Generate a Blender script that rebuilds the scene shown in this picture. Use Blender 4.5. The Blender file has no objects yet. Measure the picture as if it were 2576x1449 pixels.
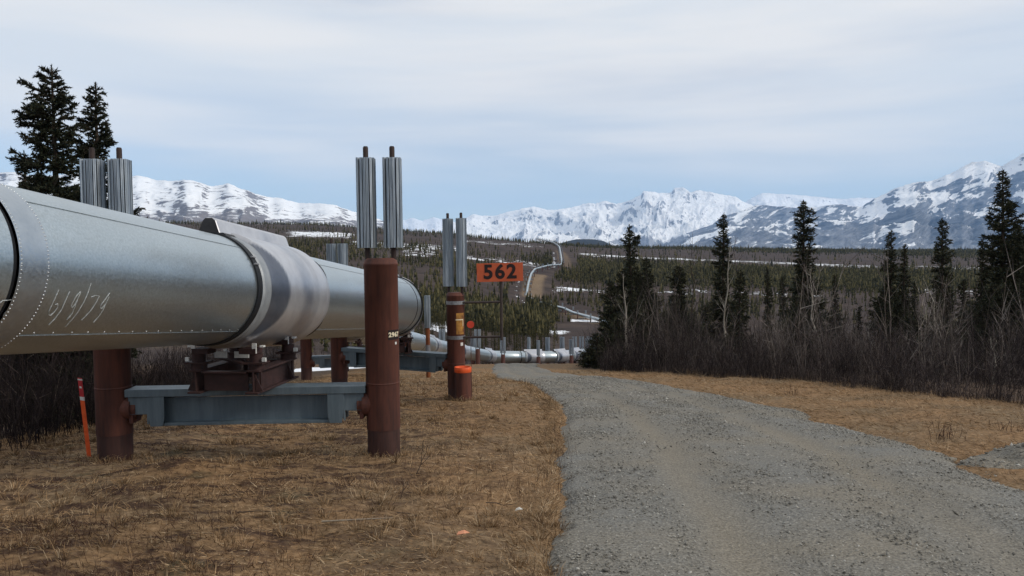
import bpy, bmesh, math, random
import numpy as np
from mathutils import Vector, Matrix

random.seed(7)
rng = np.random.default_rng(7)
scene = bpy.context.scene
col = scene.collection
R = math.radians

# ------------------------------------------------------------------ camera
EYE = 1.65                      # eye height above the ground underfoot
FPX = 1932.0                    # focal length for a 2576 px wide picture
PITCH = math.atan((724.5 - 640) / FPX)
ROLL = 0.0105
cam_d = bpy.data.cameras.new('camera')
cam = bpy.data.objects.new('camera', cam_d)
col.objects.link(cam)
cam_d.sensor_width = 36.0
cam_d.lens = 36.0 * FPX / 2576
cam_d.clip_start = 0.1
cam_d.clip_end = 90000
cam.matrix_world = (Matrix.Translation((0, 0, EYE)) @ Matrix.Rotation(R(90) - PITCH, 4, 'X')
                    @ Matrix.Rotation(-ROLL, 4, 'Z'))
scene.camera = cam

# ------------------------------------------------------------------ light
SUN_EL, SUN_AZ = R(33), R(106)      # azimuth clockwise from +Y: from the right, a little behind
sun_dir = Vector((math.sin(SUN_AZ) * math.cos(SUN_EL), math.cos(SUN_AZ) * math.cos(SUN_EL), math.sin(SUN_EL)))
world = bpy.data.worlds.new('World')
scene.world = world
world.use_nodes = True
nt = world.node_tree
nt.nodes.clear()
out = nt.nodes.new('ShaderNodeOutputWorld')
bg = nt.nodes.new('ShaderNodeBackground')
sky = nt.nodes.new('ShaderNodeTexSky')
sky.sky_type = 'NISHITA'
sky.sun_disc = False
sky.sun_elevation = SUN_EL
sky.sun_rotation = SUN_AZ
sky.altitude = 700
sky.dust_density = 0.2
sky.ozone_density = 3.0
tc = nt.nodes.new('ShaderNodeTexCoord')
mp = nt.nodes.new('ShaderNodeMapping')
mp.inputs['Rotation'].default_value = (0, R(5.5), 0)
mp.inputs['Scale'].default_value = (1.0, 1.0, 9.0)
nt.links.new(tc.outputs['Generated'], mp.inputs['Vector'])
nz = nt.nodes.new('ShaderNodeTexNoise')
nz.inputs['Scale'].default_value = 1.35
nz.inputs['Detail'].default_value = 5
nz.inputs['Roughness'].default_value = 0.5
nz.inputs['Distortion'].default_value = 0.25
nt.links.new(mp.outputs['Vector'], nz.inputs['Vector'])
sep = nt.nodes.new('ShaderNodeSeparateXYZ')
nt.links.new(tc.outputs['Generated'], sep.inputs[0])
# the veil of high cloud thins out towards the horizon
mr = nt.nodes.new('ShaderNodeMapRange')
mr.inputs['From Min'].default_value = 0.035
mr.inputs['From Max'].default_value = 0.20
mr.inputs['To Min'].default_value = -0.30
mr.inputs['To Max'].default_value = 0.22
nt.links.new(sep.outputs['Z'], mr.inputs['Value'])
ad = nt.nodes.new('ShaderNodeMath')
ad.operation = 'ADD'
nt.links.new(nz.outputs['Fac'], ad.inputs[0])
nt.links.new(mr.outputs['Result'], ad.inputs[1])
rp = nt.nodes.new('ShaderNodeMapRange')
rp.interpolation_type = 'SMOOTHSTEP'
rp.inputs['From Min'].default_value = 0.30
rp.inputs['From Max'].default_value = 0.78
rp.inputs['To Min'].default_value = 0.36
rp.inputs['To Max'].default_value = 0.95
nt.links.new(ad.outputs[0], rp.inputs['Value'])
sc_ = nt.nodes.new('ShaderNodeVectorMath')
sc_.operation = 'SCALE'
sc_.inputs['Scale'].default_value = 0.097
nt.links.new(sky.outputs['Color'], sc_.inputs[0])
mx = nt.nodes.new('ShaderNodeMix')
mx.data_type = 'RGBA'
mx.inputs['B'].default_value = (0.625, 0.642, 0.650, 1)
nz2 = nt.nodes.new('ShaderNodeTexNoise')
nz2.inputs['Scale'].default_value = 1.9
nz2.inputs['Detail'].default_value = 4
nz2.inputs['Distortion'].default_value = 0.3
mp2 = nt.nodes.new('ShaderNodeMapping')
mp2.inputs['Location'].default_value = (3.1, 1.7, 0.4)
mp2.inputs['Rotation'].default_value = (0, R(5.5), 0)
mp2.inputs['Scale'].default_value = (1.0, 1.0, 8.0)
nt.links.new(tc.outputs['Generated'], mp2.inputs['Vector'])
nt.links.new(mp2.outputs['Vector'], nz2.inputs['Vector'])
cr_ = nt.nodes.new('ShaderNodeValToRGB')
cr_.color_ramp.elements[0].position = 0.38
cr_.color_ramp.elements[0].color = (0.60, 0.638, 0.675, 1)
cr_.color_ramp.elements[1].position = 0.62
cr_.color_ramp.elements[1].color = (0.71, 0.706, 0.697, 1)
nt.links.new(nz2.outputs['Fac'], cr_.inputs['Fac'])
nt.links.new(cr_.outputs['Color'], mx.inputs['B'])
nt.links.new(rp.outputs['Result'], mx.inputs['Factor'])
nt.links.new(sc_.outputs[0], mx.inputs['A'])
nt.links.new(mx.outputs['Result'], bg.inputs['Color'])
bg.inputs['Strength'].default_value = 1.0
nt.links.new(bg.outputs[0], out.inputs['Surface'])

sun_d = bpy.data.lights.new('sun', 'SUN')
sun_d.energy = 1.5
sun_d.angle = R(10)
sun_d.color = (1.0, 0.92, 0.80)
sun = bpy.data.objects.new('sun', sun_d)
sun.rotation_euler = sun_dir.to_track_quat('Z', 'Y').to_euler()
col.objects.link(sun)

vs = scene.view_settings
vs.view_transform = 'Standard'
vs.look = 'None'
vs.exposure = 0.4
vs.gamma = 1.0
vs.use_curve_mapping = False
scene.cycles.use_denoising = True
scene.cycles.max_bounces = 6
scene.cycles.volume_bounces = 1

# ------------------------------------------------------------------ helpers
def px(x, y, d):
    """the point at depth d (metres along +Y) that a 2576 px wide picture shows at x, y"""
    a, b = (x - 1288) / FPX, -(y - 724.5) / FPX
    c, s = math.cos(ROLL), math.sin(ROLL)
    a, b = a * c + b * s, -a * s + b * c
    dy = math.cos(PITCH) + b * math.sin(PITCH)
    dz = b * math.cos(PITCH) - math.sin(PITCH)
    return Vector((a * d / dy, d, EYE + dz * d / dy))

def vnoise(x, y, seed=0):
    x = np.asarray(x, float); y = np.asarray(y, float)
    ix = np.floor(x).astype(np.int64); iy = np.floor(y).astype(np.int64)
    fx = x - ix; fy = y - iy
    fx = fx * fx * fx * (fx * (fx * 6 - 15) + 10); fy = fy * fy * fy * (fy * (fy * 6 - 15) + 10)
    def h(a, b):
        n = (a * 374761393 + b * 668265263 + seed * 1442695041) & 0xffffffff
        n = ((n ^ (n >> 13)) * 1274126177) & 0xffffffff
        n = ((n ^ (n >> 16)) * 2246822519) & 0xffffffff
        return ((n ^ (n >> 15)) & 0xffff) / 65535.0
    a = h(ix, iy); b = h(ix + 1, iy); c = h(ix, iy + 1); d = h(ix + 1, iy + 1)
    return (a + (b - a) * fx) * (1 - fy) + (c + (d - c) * fx) * fy

def fbm(x, y, seed=0, oct=4, rough=0.5):
    t = 0; a = 1.0; s = 0
    for i in range(oct):
        t = t + a * vnoise(np.asarray(x) * 2 ** i, np.asarray(y) * 2 ** i, seed + 17 * i); s += a; a *= rough
    return t / s

def ridged(x, y, seed=0, oct=5, rough=0.5):
    t = 0; a = 1.0; s = 0
    for i in range(oct):
        n = 1 - np.abs(2 * vnoise(np.asarray(x) * 2.03 ** i, np.asarray(y) * 2.03 ** i, seed + 31 * i) - 1)
        t = t + a * n * n; s += a; a *= rough
    return t / s

def tag(o, label=None, cat=None, group=None, kind=None):
    if label: o['label'] = label
    if cat: o['category'] = cat
    if group: o['group'] = group
    if kind: o['kind'] = kind
    return o

def empty(name, loc, rz=0.0):
    o = bpy.data.objects.new(name, None)
    o.empty_display_size = 0.3
    o.location = loc
    o.rotation_euler = (0, 0, rz)
    col.objects.link(o)
    return o

def link(name, me, mat=None, parent=None):
    if mat is not None and not me.materials: me.materials.append(mat)
    o = bpy.data.objects.new(name, me)
    o.parent = parent
    col.objects.link(o)
    return o

def np_mesh(name, V, F, smooth=False):
    """V (n,3); F (m,3) or (m,4) arrays"""
    me = bpy.data.meshes.new(name)
    V = np.ascontiguousarray(V, dtype=np.float32); F = np.ascontiguousarray(F, dtype=np.int32)
    k = F.shape[1]
    me.vertices.add(len(V)); me.vertices.foreach_set('co', V.ravel())
    me.loops.add(F.size); me.loops.foreach_set('vertex_index', F.ravel())
    me.polygons.add(len(F))
    me.polygons.foreach_set('loop_start', np.arange(0, F.size, k, dtype=np.int32))
    me.polygons.foreach_set('loop_total', np.full(len(F), k, dtype=np.int32))
    if smooth: me.polygons.foreach_set('use_smooth', np.ones(len(F), dtype=bool))
    me.update(calc_edges=True)
    return me

def fattr(me, name, vals):
    a = me.attributes.new(name, 'FLOAT', 'POINT')
    a.data.foreach_set('value', np.asarray(vals, dtype=np.float32).ravel())

def copy_tree(o, parent=None):
    c = o.copy(); col.objects.link(c); c.parent = parent
    for ch in list(o.children): copy_tree(ch, c)
    return c

class MB:
    """collects simple solids into one mesh"""
    def __init__(s): s.v = []; s.f = []; s.sm = []
    def add(s, vs_, fs, smooth=False):
        n = len(s.v); s.v += [tuple(p) for p in vs_]
        for f in fs: s.f.append(tuple(i + n for i in f)); s.sm.append(smooth)
        return s
    def box(s, c, size, rot=None):
        x, y, z = [k / 2 for k in size]
        P = [Vector((a, b, d)) for d in (-z, z) for a, b in ((-x, -y), (x, -y), (x, y), (-x, y))]
        if rot is not None: P = [rot @ p for p in P]
        c = Vector(c)
        return s.add([p + c for p in P], [(3, 2, 1, 0), (4, 5, 6, 7), (0, 1, 5, 4), (1, 2, 6, 5), (2, 3, 7, 6), (3, 0, 4, 7)])
    def tube(s, p0, p1, r0, r1=None, n=16, caps=True, smooth=True):
        p0 = Vector(p0); p1 = Vector(p1); r1 = r0 if r1 is None else r1
        return s.rings([(p0, r0), (p1, r1)], (p1 - p0), n, caps, smooth)
    def rings(s, pr, axis, n=16, caps=True, smooth=True):
        """rings of radius r at points p, all square to one axis"""
        ax = Vector(axis).normalized()
        u = ax.orthogonal().normalized() if abs(ax.z) < .99 else Vector((1, 0, 0)); w = ax.cross(u)
        V = []; F = []
        for p, r in pr:
            for k in range(n):
                a = 2 * math.pi * k / n
                V.append(Vector(p) + (u * math.cos(a) + w * math.sin(a)) * r)
        for i in range(len(pr) - 1):
            for k in range(n):
                k2 = (k + 1) % n
                F.append((i * n + k, i * n + k2, i * n + n + k2, i * n + n + k))
        s.add(V, F, smooth)
        if caps:
            m = len(pr) - 1
            s.add(V[:n], [tuple(range(n - 1, -1, -1))])
            s.add(V[m * n:], [tuple(range(n))])
        return s
    def path(s, pts, rad, n=8, caps=True, smooth=True):
        """a tube along a bent path"""
        pts = [Vector(p) for p in pts]
        rad = rad if hasattr(rad, '__len__') else [rad] * len(pts)
        V = []; F = []; u = None
        for i, p in enumerate(pts):
            t = (pts[min(i + 1, len(pts) - 1)] - pts[max(i - 1, 0)]).normalized()
            if u is None: u = t.orthogonal().normalized()
            u = (u - t * u.dot(t)).normalized(); w = t.cross(u)
            for k in range(n):
                a = 2 * math.pi * k / n
                V.append(p + (u * math.cos(a) + w * math.sin(a)) * rad[i])
        for i in range(len(pts) - 1):
            for k in range(n):
                k2 = (k + 1) % n
                F.append((i * n + k, i * n + k2, i * n + n + k2, i * n + n + k))
        s.add(V, F, smooth)
        if caps:
            s.add(V[:n], [tuple(range(n - 1, -1, -1))]); s.add(V[-n:], [tuple(range(n))])
        return s
    def prism(s, poly, axis0, axis1, d):
        """outline poly (2d) spanned by axis0/axis1 vectors, from origin d[0] to d[1]"""
        a0, a1 = Vector(axis0), Vector(axis1); n = len(poly)
        A = [Vector(d[0]) + a0 * p[0] + a1 * p[1] for p in poly]
        B = [Vector(d[1]) + a0 * p[0] + a1 * p[1] for p in poly]
        F = [tuple(range(n - 1, -1, -1)), tuple(range(n, 2 * n))]
        for i in range(n):
            j = (i + 1) % n; F.append((i, j, n + j, n + i))
        return s.add(A + B, F)
    def build(s, name, mat, parent=None, bevel=0.0):
        me = bpy.data.meshes.new(name)
        me.from_pydata(s.v, [], s.f)
        me.polygons.foreach_set('use_smooth', np.array(s.sm, dtype=bool))
        bm = bmesh.new(); bm.from_mesh(me)
        bmesh.ops.recalc_face_normals(bm, faces=bm.faces)
        if bevel: 
            ed = [e for e in bm.edges if len(e.link_faces) == 2 and e.calc_face_angle(0) > 0.6]
            bmesh.ops.bevel(bm, geom=ed, offset=bevel, segments=1, affect='EDGES', clamp_overlap=True)
        bm.to_mesh(me); bm.free(); me.update()
        return link(name, me, mat, parent)

# ------------------------------------------------------------------ materials
class NT:
    def __init__(s, m):
        m.use_nodes = True; s.m = m; s.t = m.node_tree
        s.b = s.t.nodes['Principled BSDF']
    def n(s, typ, **kw):
        nd = s.t.nodes.new(typ)
        for k, v in kw.items():
            if k in nd.inputs.keys(): nd.inputs[k].default_value = v
            else: setattr(nd, k, v)
        return nd
    def l(s, a, b): s.t.links.new(a, b)
    def noise(s, scale, detail=4, rough=0.55, vec=None, dist=0.0):
        nd = s.n('ShaderNodeTexNoise', Scale=scale, Detail=detail, Roughness=rough, Distortion=dist)
        if vec is not None: s.l(vec, nd.inputs['Vector'])
        return nd.outputs['Fac']
    def ramp(s, fac, stops):
        nd = s.n('ShaderNodeValToRGB'); e = nd.color_ramp.elements
        while len(e) < len(stops): e.new(0.5)
        for i, (p, c) in enumerate(stops): e[i].position = p; e[i].color = (*c, 1) if len(c) == 3 else c
        s.l(fac, nd.inputs['Fac']); return nd.outputs['Color']
    def mix(s, fac, a, b, mode='MIX'):
        nd = s.n('ShaderNodeMix', data_type='RGBA', blend_type=mode)
        for k, v in (('Factor', fac), ('A', a), ('B', b)):
            i = nd.inputs[k]
            if isinstance(v, (int, float)): i.default_value = v
            elif isinstance(v, tuple): i.default_value = (*v, 1)
            else: s.l(v, i)
        return nd.outputs['Result']
    def math(s, op, a, b=0.0, c=0.0):
        nd = s.n('ShaderNodeMath', operation=op)
        for i, v in enumerate((a, b, c)):
            if isinstance(v, (int, float)): nd.inputs[i].default_value = v
            else: s.l(v, nd.inputs[i])
        return nd.outputs[0]
    def rng(s, v, a, b, c=0.0, d=1.0):
        nd = s.n('ShaderNodeMapRange')
        s.l(v, nd.inputs['Value'])
        for k, q in zip(('From Min', 'From Max', 'To Min', 'To Max'), (a, b, c, d)): nd.inputs[k].default_value = q
        return nd.outputs['Result']
    def attr(s, name): return s.n('ShaderNodeAttribute', attribute_name=name).outputs['Fac']
    def pos(s): return s.n('ShaderNodeNewGeometry').outputs['Position']
    def obj(s): return s.n('ShaderNodeTexCoord').outputs['Object']
    def island(s): return s.n('ShaderNodeNewGeometry').outputs['Random Per Island']
    def mapped(s, vec, scale):
        nd = s.n('ShaderNodeMapping'); nd.inputs['Scale'].default_value = scale; s.l(vec, nd.inputs['Vector']); return nd.outputs[0]
    def bump(s, h, strength=0.3, dist=0.01):
        nd = s.n('ShaderNodeBump', Strength=strength, Distance=dist); s.l(h, nd.inputs['Height']); s.l(nd.outputs[0], s.b.inputs['Normal'])
    def color(s, c):
        if isinstance(c, tuple): s.b.inputs['Base Color'].default_value = (*c, 1)
        else: s.l(c, s.b.inputs['Base Color'])
    def rough(s, v):
        if isinstance(v, (int, float)): s.b.inputs['Roughness'].default_value = v
        else: s.l(v, s.b.inputs['Roughness'])

def new(name, spec=0.3, metal=0.0, rough=0.8):
    m = NT(bpy.data.materials.new(name))
    m.b.inputs['Specular IOR Level'].default_value = spec
    m.b.inputs['Metallic'].default_value = metal
    m.rough(rough)
    return m

def worn(name, c0, c1, scale=6, rough=0.7, spec=0.3, metal=0.0, bump=0.15, streak=False):
    m = new(name, spec, metal, rough)
    v = m.obj()
    if streak: v = m.mapped(v, (1, 1, 0.12))
    a = m.noise(scale, 6, 0.65, v)
    b = m.noise(scale * 7, 4, 0.6, v)
    f = m.math('ADD', m.math('MULTIPLY', a, 0.7), m.math('MULTIPLY', b, 0.3))
    m.color(m.ramp(f, [(0.36, c0), (0.62, c1)]))
    m.rough(m.rng(b, 0.3, 0.7, rough - 0.08, rough + 0.1))
    m.bump(b, bump, 0.004)
    return m.m

def islands(name, stops, rough=0.9, spec=0.15, noise=None):
    m = new(name, spec, 0, rough)
    f = m.island()
    c = m.ramp(f, stops)
    if noise:
        n = m.noise(noise, 3, 0.5, m.pos())
        c = m.mix(m.rng(n, 0.35, 0.65, 0.0, 0.75), c, m.ramp(f, [(p, tuple(k * 0.5 for k in q)) for p, q in stops]))
    m.color(c)
    return m.m

M = {}
# weathered galvanised jacket of the pipe
m = new('pipe_jacket', 0.5, 0.92, 0.36)
v = m.obj()
sp = m.noise(48, 3, 0.7, v)
big = m.noise(1.3, 5, 0.6, v)
drip = m.noise(7, 4, 0.6, m.mapped(v, (1.6, 0.25, 0.5)))
c = m.ramp(sp, [(0.3, (0.39, 0.44, 0.46)), (0.5, (0.48, 0.54, 0.565)), (0.72, (0.59, 0.64, 0.67))])
c = m.mix(m.rng(big, 0.3, 0.7, 0.0, 0.35), c, (0.40, 0.43, 0.43))
c = m.mix(m.rng(drip, 0.55, 0.75, 0.0, 0.25), c, (0.36, 0.37, 0.36))
m.color(c)
m.rough(m.rng(sp, 0.3, 0.7, 0.28, 0.42))
m.bump(m.math('ADD', m.math('MULTIPLY', sp, 0.5), m.math('ADD', m.math('MULTIPLY', big, 9.0), m.math('MULTIPLY', m.noise(4.5, 3, 0.5, v), 2.5))), 0.10, 0.006)
M['jacket'] = m.m
# painted shroud over the saddles; shade of its side crescents is put into the colour
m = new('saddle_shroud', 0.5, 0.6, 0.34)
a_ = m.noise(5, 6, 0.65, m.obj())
m.color(m.mix(m.attr('painted_shade'), m.ramp(a_, [(0.36, (0.46, 0.465, 0.495)), (0.62, (0.54, 0.545, 0.57))]), m.ramp(a_, [(0.36, (0.105, 0.12, 0.155)), (0.62, (0.14, 0.155, 0.19))])))
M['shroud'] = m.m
M['band'] = worn('plain_band', (0.38, 0.42, 0.46), (0.48, 0.52, 0.55), 5, 0.36, 0.5, 0.9, 0.05)
M['lip'] = worn('saddle_lip', (0.26, 0.28, 0.30), (0.36, 0.38, 0.40), 5, 0.55, 0.4, 0.4, 0.05)
M['gasket'] = worn('black_gasket', (0.006, 0.007, 0.009), (0.014, 0.015, 0.018), 10, 0.6)
M['cowl_end'] = worn('dark_end_plate', (0.018, 0.018, 0.020), (0.035, 0.035, 0.038), 10, 0.6)
M['rust'] = worn('weathered_post', (0.030, 0.011, 0.009), (0.118, 0.040, 0.026), 4, 0.72, 0.35, 0.0, 0.25, True)
M['rust_low'] = worn('buried_sleeve', (0.028, 0.012, 0.010), (0.070, 0.030, 0.024), 6, 0.7, 0.35, 0, 0.25, True)
M['shoe'] = worn('red_oxide_steel', (0.018, 0.008, 0.007), (0.046, 0.019, 0.017), 9, 0.7, 0.35)
M['beam'] = worn('galvanised_beam', (0.070, 0.098, 0.118), (0.125, 0.160, 0.185), 5, 0.5, 0.5, 0.2, 0.1, True)
m = new('fin_metal', 0.5, 0.75, 0.42)
st = m.noise(24, 4, 0.7, m.mapped(m.obj(), (1, 1, 0.06)))
m.color(m.ramp(st, [(0.3, (0.17, 0.20, 0.235)), (0.55, (0.36, 0.40, 0.44)), (0.75, (0.60, 0.63, 0.65))]))
M['fin'] = m.m
M['tube'] = worn('dark_tube', (0.018, 0.011, 0.010), (0.04, 0.022, 0.018), 12, 0.65)
M['rusty_tube'] = worn('orange_rust', (0.10, 0.030, 0.012), (0.22, 0.075, 0.03), 8, 0.8, 0.2, 0, 0.2, True)
M['grey_tube'] = worn('grey_pipe', (0.11, 0.11, 0.12), (0.20, 0.20, 0.21), 8, 0.6)
M['plate_white'] = worn('white_plate', (0.50, 0.50, 0.48), (0.70, 0.70, 0.67), 20, 0.6)
M['rivet'] = worn('bright_rivet', (0.55, 0.57, 0.58), (0.72, 0.74, 0.75), 40, 0.35, 0.5, 0.8)
m = new('chalk_marks', 0.1, 0, 0.95)
ck = m.noise(60, 4, 0.7, m.obj())
m.color(m.ramp(ck, [(0.4, (0.30, 0.32, 0.32)), (0.6, (0.52, 0.54, 0.54))]))
M['chalk'] = m.m
M['sign'] = worn('orange_red_board', (0.40, 0.072, 0.026), (0.48, 0.098, 0.038), 5, 0.55)
M['black_paint'] = worn('black_paint', (0.010, 0.005, 0.005), (0.022, 0.010, 0.009), 12, 0.5)
M['orange'] = worn('orange_paint', (0.62, 0.075, 0.016), (0.78, 0.12, 0.03), 12, 0.5)
M['red'] = worn('red_paint', (0.36, 0.02, 0.025), (0.46, 0.035, 0.04), 12, 0.5)
M['disc'] = worn('red_disc', (0.50, 0.045, 0.025), (0.60, 0.07, 0.035), 8, 0.5)
M['yellow'] = worn('faded_yellow_sticker', (0.11, 0.035, 0.014), (0.46, 0.23, 0.045), 7, 0.7)
M['cream'] = worn('cream_digits', (0.60, 0.52, 0.36), (0.76, 0.68, 0.50), 30, 0.6)
M['clamp'] = worn('clamp_band', (0.15, 0.15, 0.16), (0.28, 0.28, 0.29), 14, 0.5, 0.5, 0.5)
M['pole'] = worn('dark_sign_pole', (0.030, 0.022, 0.020), (0.055, 0.040, 0.036), 8, 0.6)
M['needle'] = islands('spruce_needles', [(0.0, (0.012, 0.017, 0.010)), (0.5, (0.029, 0.036, 0.019)), (1.0, (0.080, 0.076, 0.038))], 0.85, 0.2, 1.1)
M['needle_near'] = islands('spruce_needles_near', [(0.0, (0.011, 0.016, 0.010)), (0.5, (0.024, 0.031, 0.018)), (1.0, (0.055, 0.056, 0.029))], 0.85, 0.2, 1.6)
M['valley_needle'] = islands('valley_spruce', [(0.0, (0.018, 0.019, 0.010)), (0.5, (0.052, 0.049, 0.022)), (1.0, (0.125, 0.106, 0.048))], 0.9, 0.1, 0.02)
M['bark'] = worn('spruce_bark', (0.025, 0.018, 0.014), (0.06, 0.045, 0.035), 9, 0.9, 0.1, 0, 0.4, True)
M['pale_bark'] = worn('pale_birch_bark', (0.16, 0.14, 0.115), (0.34, 0.31, 0.27), 6, 0.85, 0.15, 0, 0.2, True)
M['twig'] = islands('bare_twigs', [(0.0, (0.018, 0.014, 0.015)), (0.5, (0.043, 0.033, 0.034)), (0.85, (0.095, 0.075, 0.070)), (1.0, (0.24, 0.20, 0.175))], 0.9, 0.1, 0.5)
M['twig_shaded'] = islands('shaded_twigs', [(0.0, (0.012, 0.009, 0.010)), (0.6, (0.028, 0.021, 0.022)), (0.97, (0.055, 0.042, 0.040)), (1.0, (0.16, 0.13, 0.11))], 0.9, 0.1, 0.5)  # dark purple shrubs; shade from pipe and trees also put into the colour
M['twig_grey'] = islands('grey_twigs', [(0.0, (0.040, 0.032, 0.031)), (0.6, (0.090, 0.073, 0.068)), (1.0, (0.20, 0.17, 0.155))], 0.9, 0.1, 0.4)
M['twig_pale'] = islands('pale_willow_twigs', [(0.0, (0.07, 0.055, 0.05)), (0.6, (0.14, 0.115, 0.10)), (1.0, (0.30, 0.26, 0.23))])
M['grass'] = islands('dry_grass', [(0.0, (0.115, 0.073, 0.040)), (0.35, (0.275, 0.172, 0.090)), (0.75, (0.41, 0.268, 0.146)), (1.0, (0.53, 0.41, 0.27))], 0.9, 0.1, 0.55)
M['heath'] = islands('dwarf_heath', [(0.0, (0.028, 0.014, 0.011)), (0.5, (0.065, 0.034, 0.024)), (0.9, (0.11, 0.065, 0.042)), (1.0, (0.22, 0.17, 0.12))], 0.9, 0.1)
M['stone'] = islands('road_stones', [(0.0, (0.085, 0.079, 0.068)), (0.4, (0.175, 0.164, 0.142)), (0.8, (0.27, 0.252, 0.22)), (1.0, (0.44, 0.42, 0.38))], 0.85, 0.25)
M['stick'] = worn('dead_stick', (0.035, 0.022, 0.016), (0.10, 0.07, 0.05), 9, 0.9)
M['pale_stick'] = worn('bleached_stick', (0.20, 0.16, 0.12), (0.32, 0.27, 0.21), 9, 0.9)
M['litter_o'] = worn('orange_scrap', (0.55, 0.22, 0.12), (0.66, 0.30, 0.17), 20, 0.7)
M['litter_w'] = worn('white_scrap', (0.5, 0.48, 0.44), (0.66, 0.63, 0.57), 20, 0.7)

# gravel road
m = new('gravel_road', 0.2, 0, 0.92)
v = m.pos()
g1 = m.noise(38, 4, 0.75, v); g2 = m.noise(9, 4, 0.6, v); g3 = m.noise(0.55, 4, 0.6, v)
vo = m.n('ShaderNodeTexVoronoi', Scale=46.0); m.l(v, vo.inputs['Vector'])
cg = m.ramp(g1, [(0.32, (0.082, 0.079, 0.071)), (0.5, (0.195, 0.188, 0.170)), (0.68, (0.34, 0.328, 0.295))])
tan = m.ramp(g1, [(0.32, (0.125, 0.108, 0.083)), (0.5, (0.235, 0.206, 0.161)), (0.68, (0.33, 0.295, 0.236))])
c = m.mix(m.math('MAXIMUM', m.rng(g3, 0.40, 0.62, 0.0, 0.8), m.attr('track')), cg, tan)
c = m.mix(m.rng(vo.outputs['Color'], 0.0, 1.0, 0.0, 0.35), c, (0.05, 0.05, 0.048))
m.color(c)
m.bump(m.math('ADD', m.math('MULTIPLY', vo.outputs['Distance'], 1.2), m.math('ADD', g1, g2)), 0.55, 0.012)
M['road'] = m.m

M['bank'] = worn('bank_gravel', (0.030, 0.029, 0.028), (0.085, 0.080, 0.074), 14, 0.95, 0.1, 0, 0.8)
# ground: dry grass near, brown heath and snow patches in the valley
m = new('open_ground', 0.1, 0, 0.95)
v = m.pos()
h1 = m.noise(0.75, 5, 0.6, v); h2 = m.noise(11, 5, 0.7, v); h3 = m.noise(2.6, 5, 0.65, m.mapped(v, (0.7, 1.4, 1)))
gr = m.ramp(h2, [(0.32, (0.095, 0.056, 0.029)), (0.5, (0.225, 0.136, 0.070)), (0.70, (0.34, 0.216, 0.116))])
ht = m.ramp(h2, [(0.32, (0.026, 0.015, 0.011)), (0.5, (0.065, 0.038, 0.026)), (0.72, (0.12, 0.080, 0.050))])
gr = m.mix(m.rng(m.noise(0.33, 4, 0.6, v), 0.42, 0.62, 0.0, 0.65), gr, m.ramp(h2, [(0.32, (0.075, 0.056, 0.036)), (0.5, (0.155, 0.118, 0.075)), (0.7, (0.25, 0.20, 0.135))]))
near = m.mix(m.math('MULTIPLY', m.rng(h3, 0.46, 0.58), m.attr('heath')), gr, ht)
near = m.mix(m.math('MULTIPLY', m.rng(m.noise(1.5, 4, 0.6, v), 0.60, 0.68, 0.0, 0.6), m.attr('heath')), near, (0.055, 0.052, 0.030))
t1 = m.noise(0.06, 5, 0.65, v); t2 = m.noise(0.9, 4, 0.7, v)
tun = m.ramp(t1, [(0.35, (0.038, 0.028, 0.025)), (0.55, (0.070, 0.052, 0.045)), (0.72, (0.102, 0.076, 0.057))])
tun = m.mix(m.rng(t2, 0.45, 0.7, 0.0, 0.6), tun, (0.035, 0.026, 0.024))
c = m.mix(m.attr('far'), near, tun)
c = m.mix(m.attr('dirt'), c, m.ramp(t2, [(0.35, (0.19, 0.128, 0.075)), (0.65, (0.29, 0.212, 0.135))]))
s1 = m.math('ADD', m.math('MULTIPLY', m.noise(0.05, 8, 0.72, m.mapped(v, (1, 0.8, 1)), 0.8), 0.6), m.math('MULTIPLY', m.noise(0.28, 5, 0.7, m.mapped(v, (0.6, 1, 1)), 0.5), 0.4))
sf = m.rng(m.math('ADD', s1, m.math('MULTIPLY', m.attr('snow'), 0.26)), 0.695, 0.71)
c = m.mix(sf, c, (0.80, 0.82, 0.86))
m.color(c)
m.bump(m.math('ADD', h2, m.math('MULTIPLY', h3, 2.0)), 0.5, 0.03)
M['ground'] = m.m

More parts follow.
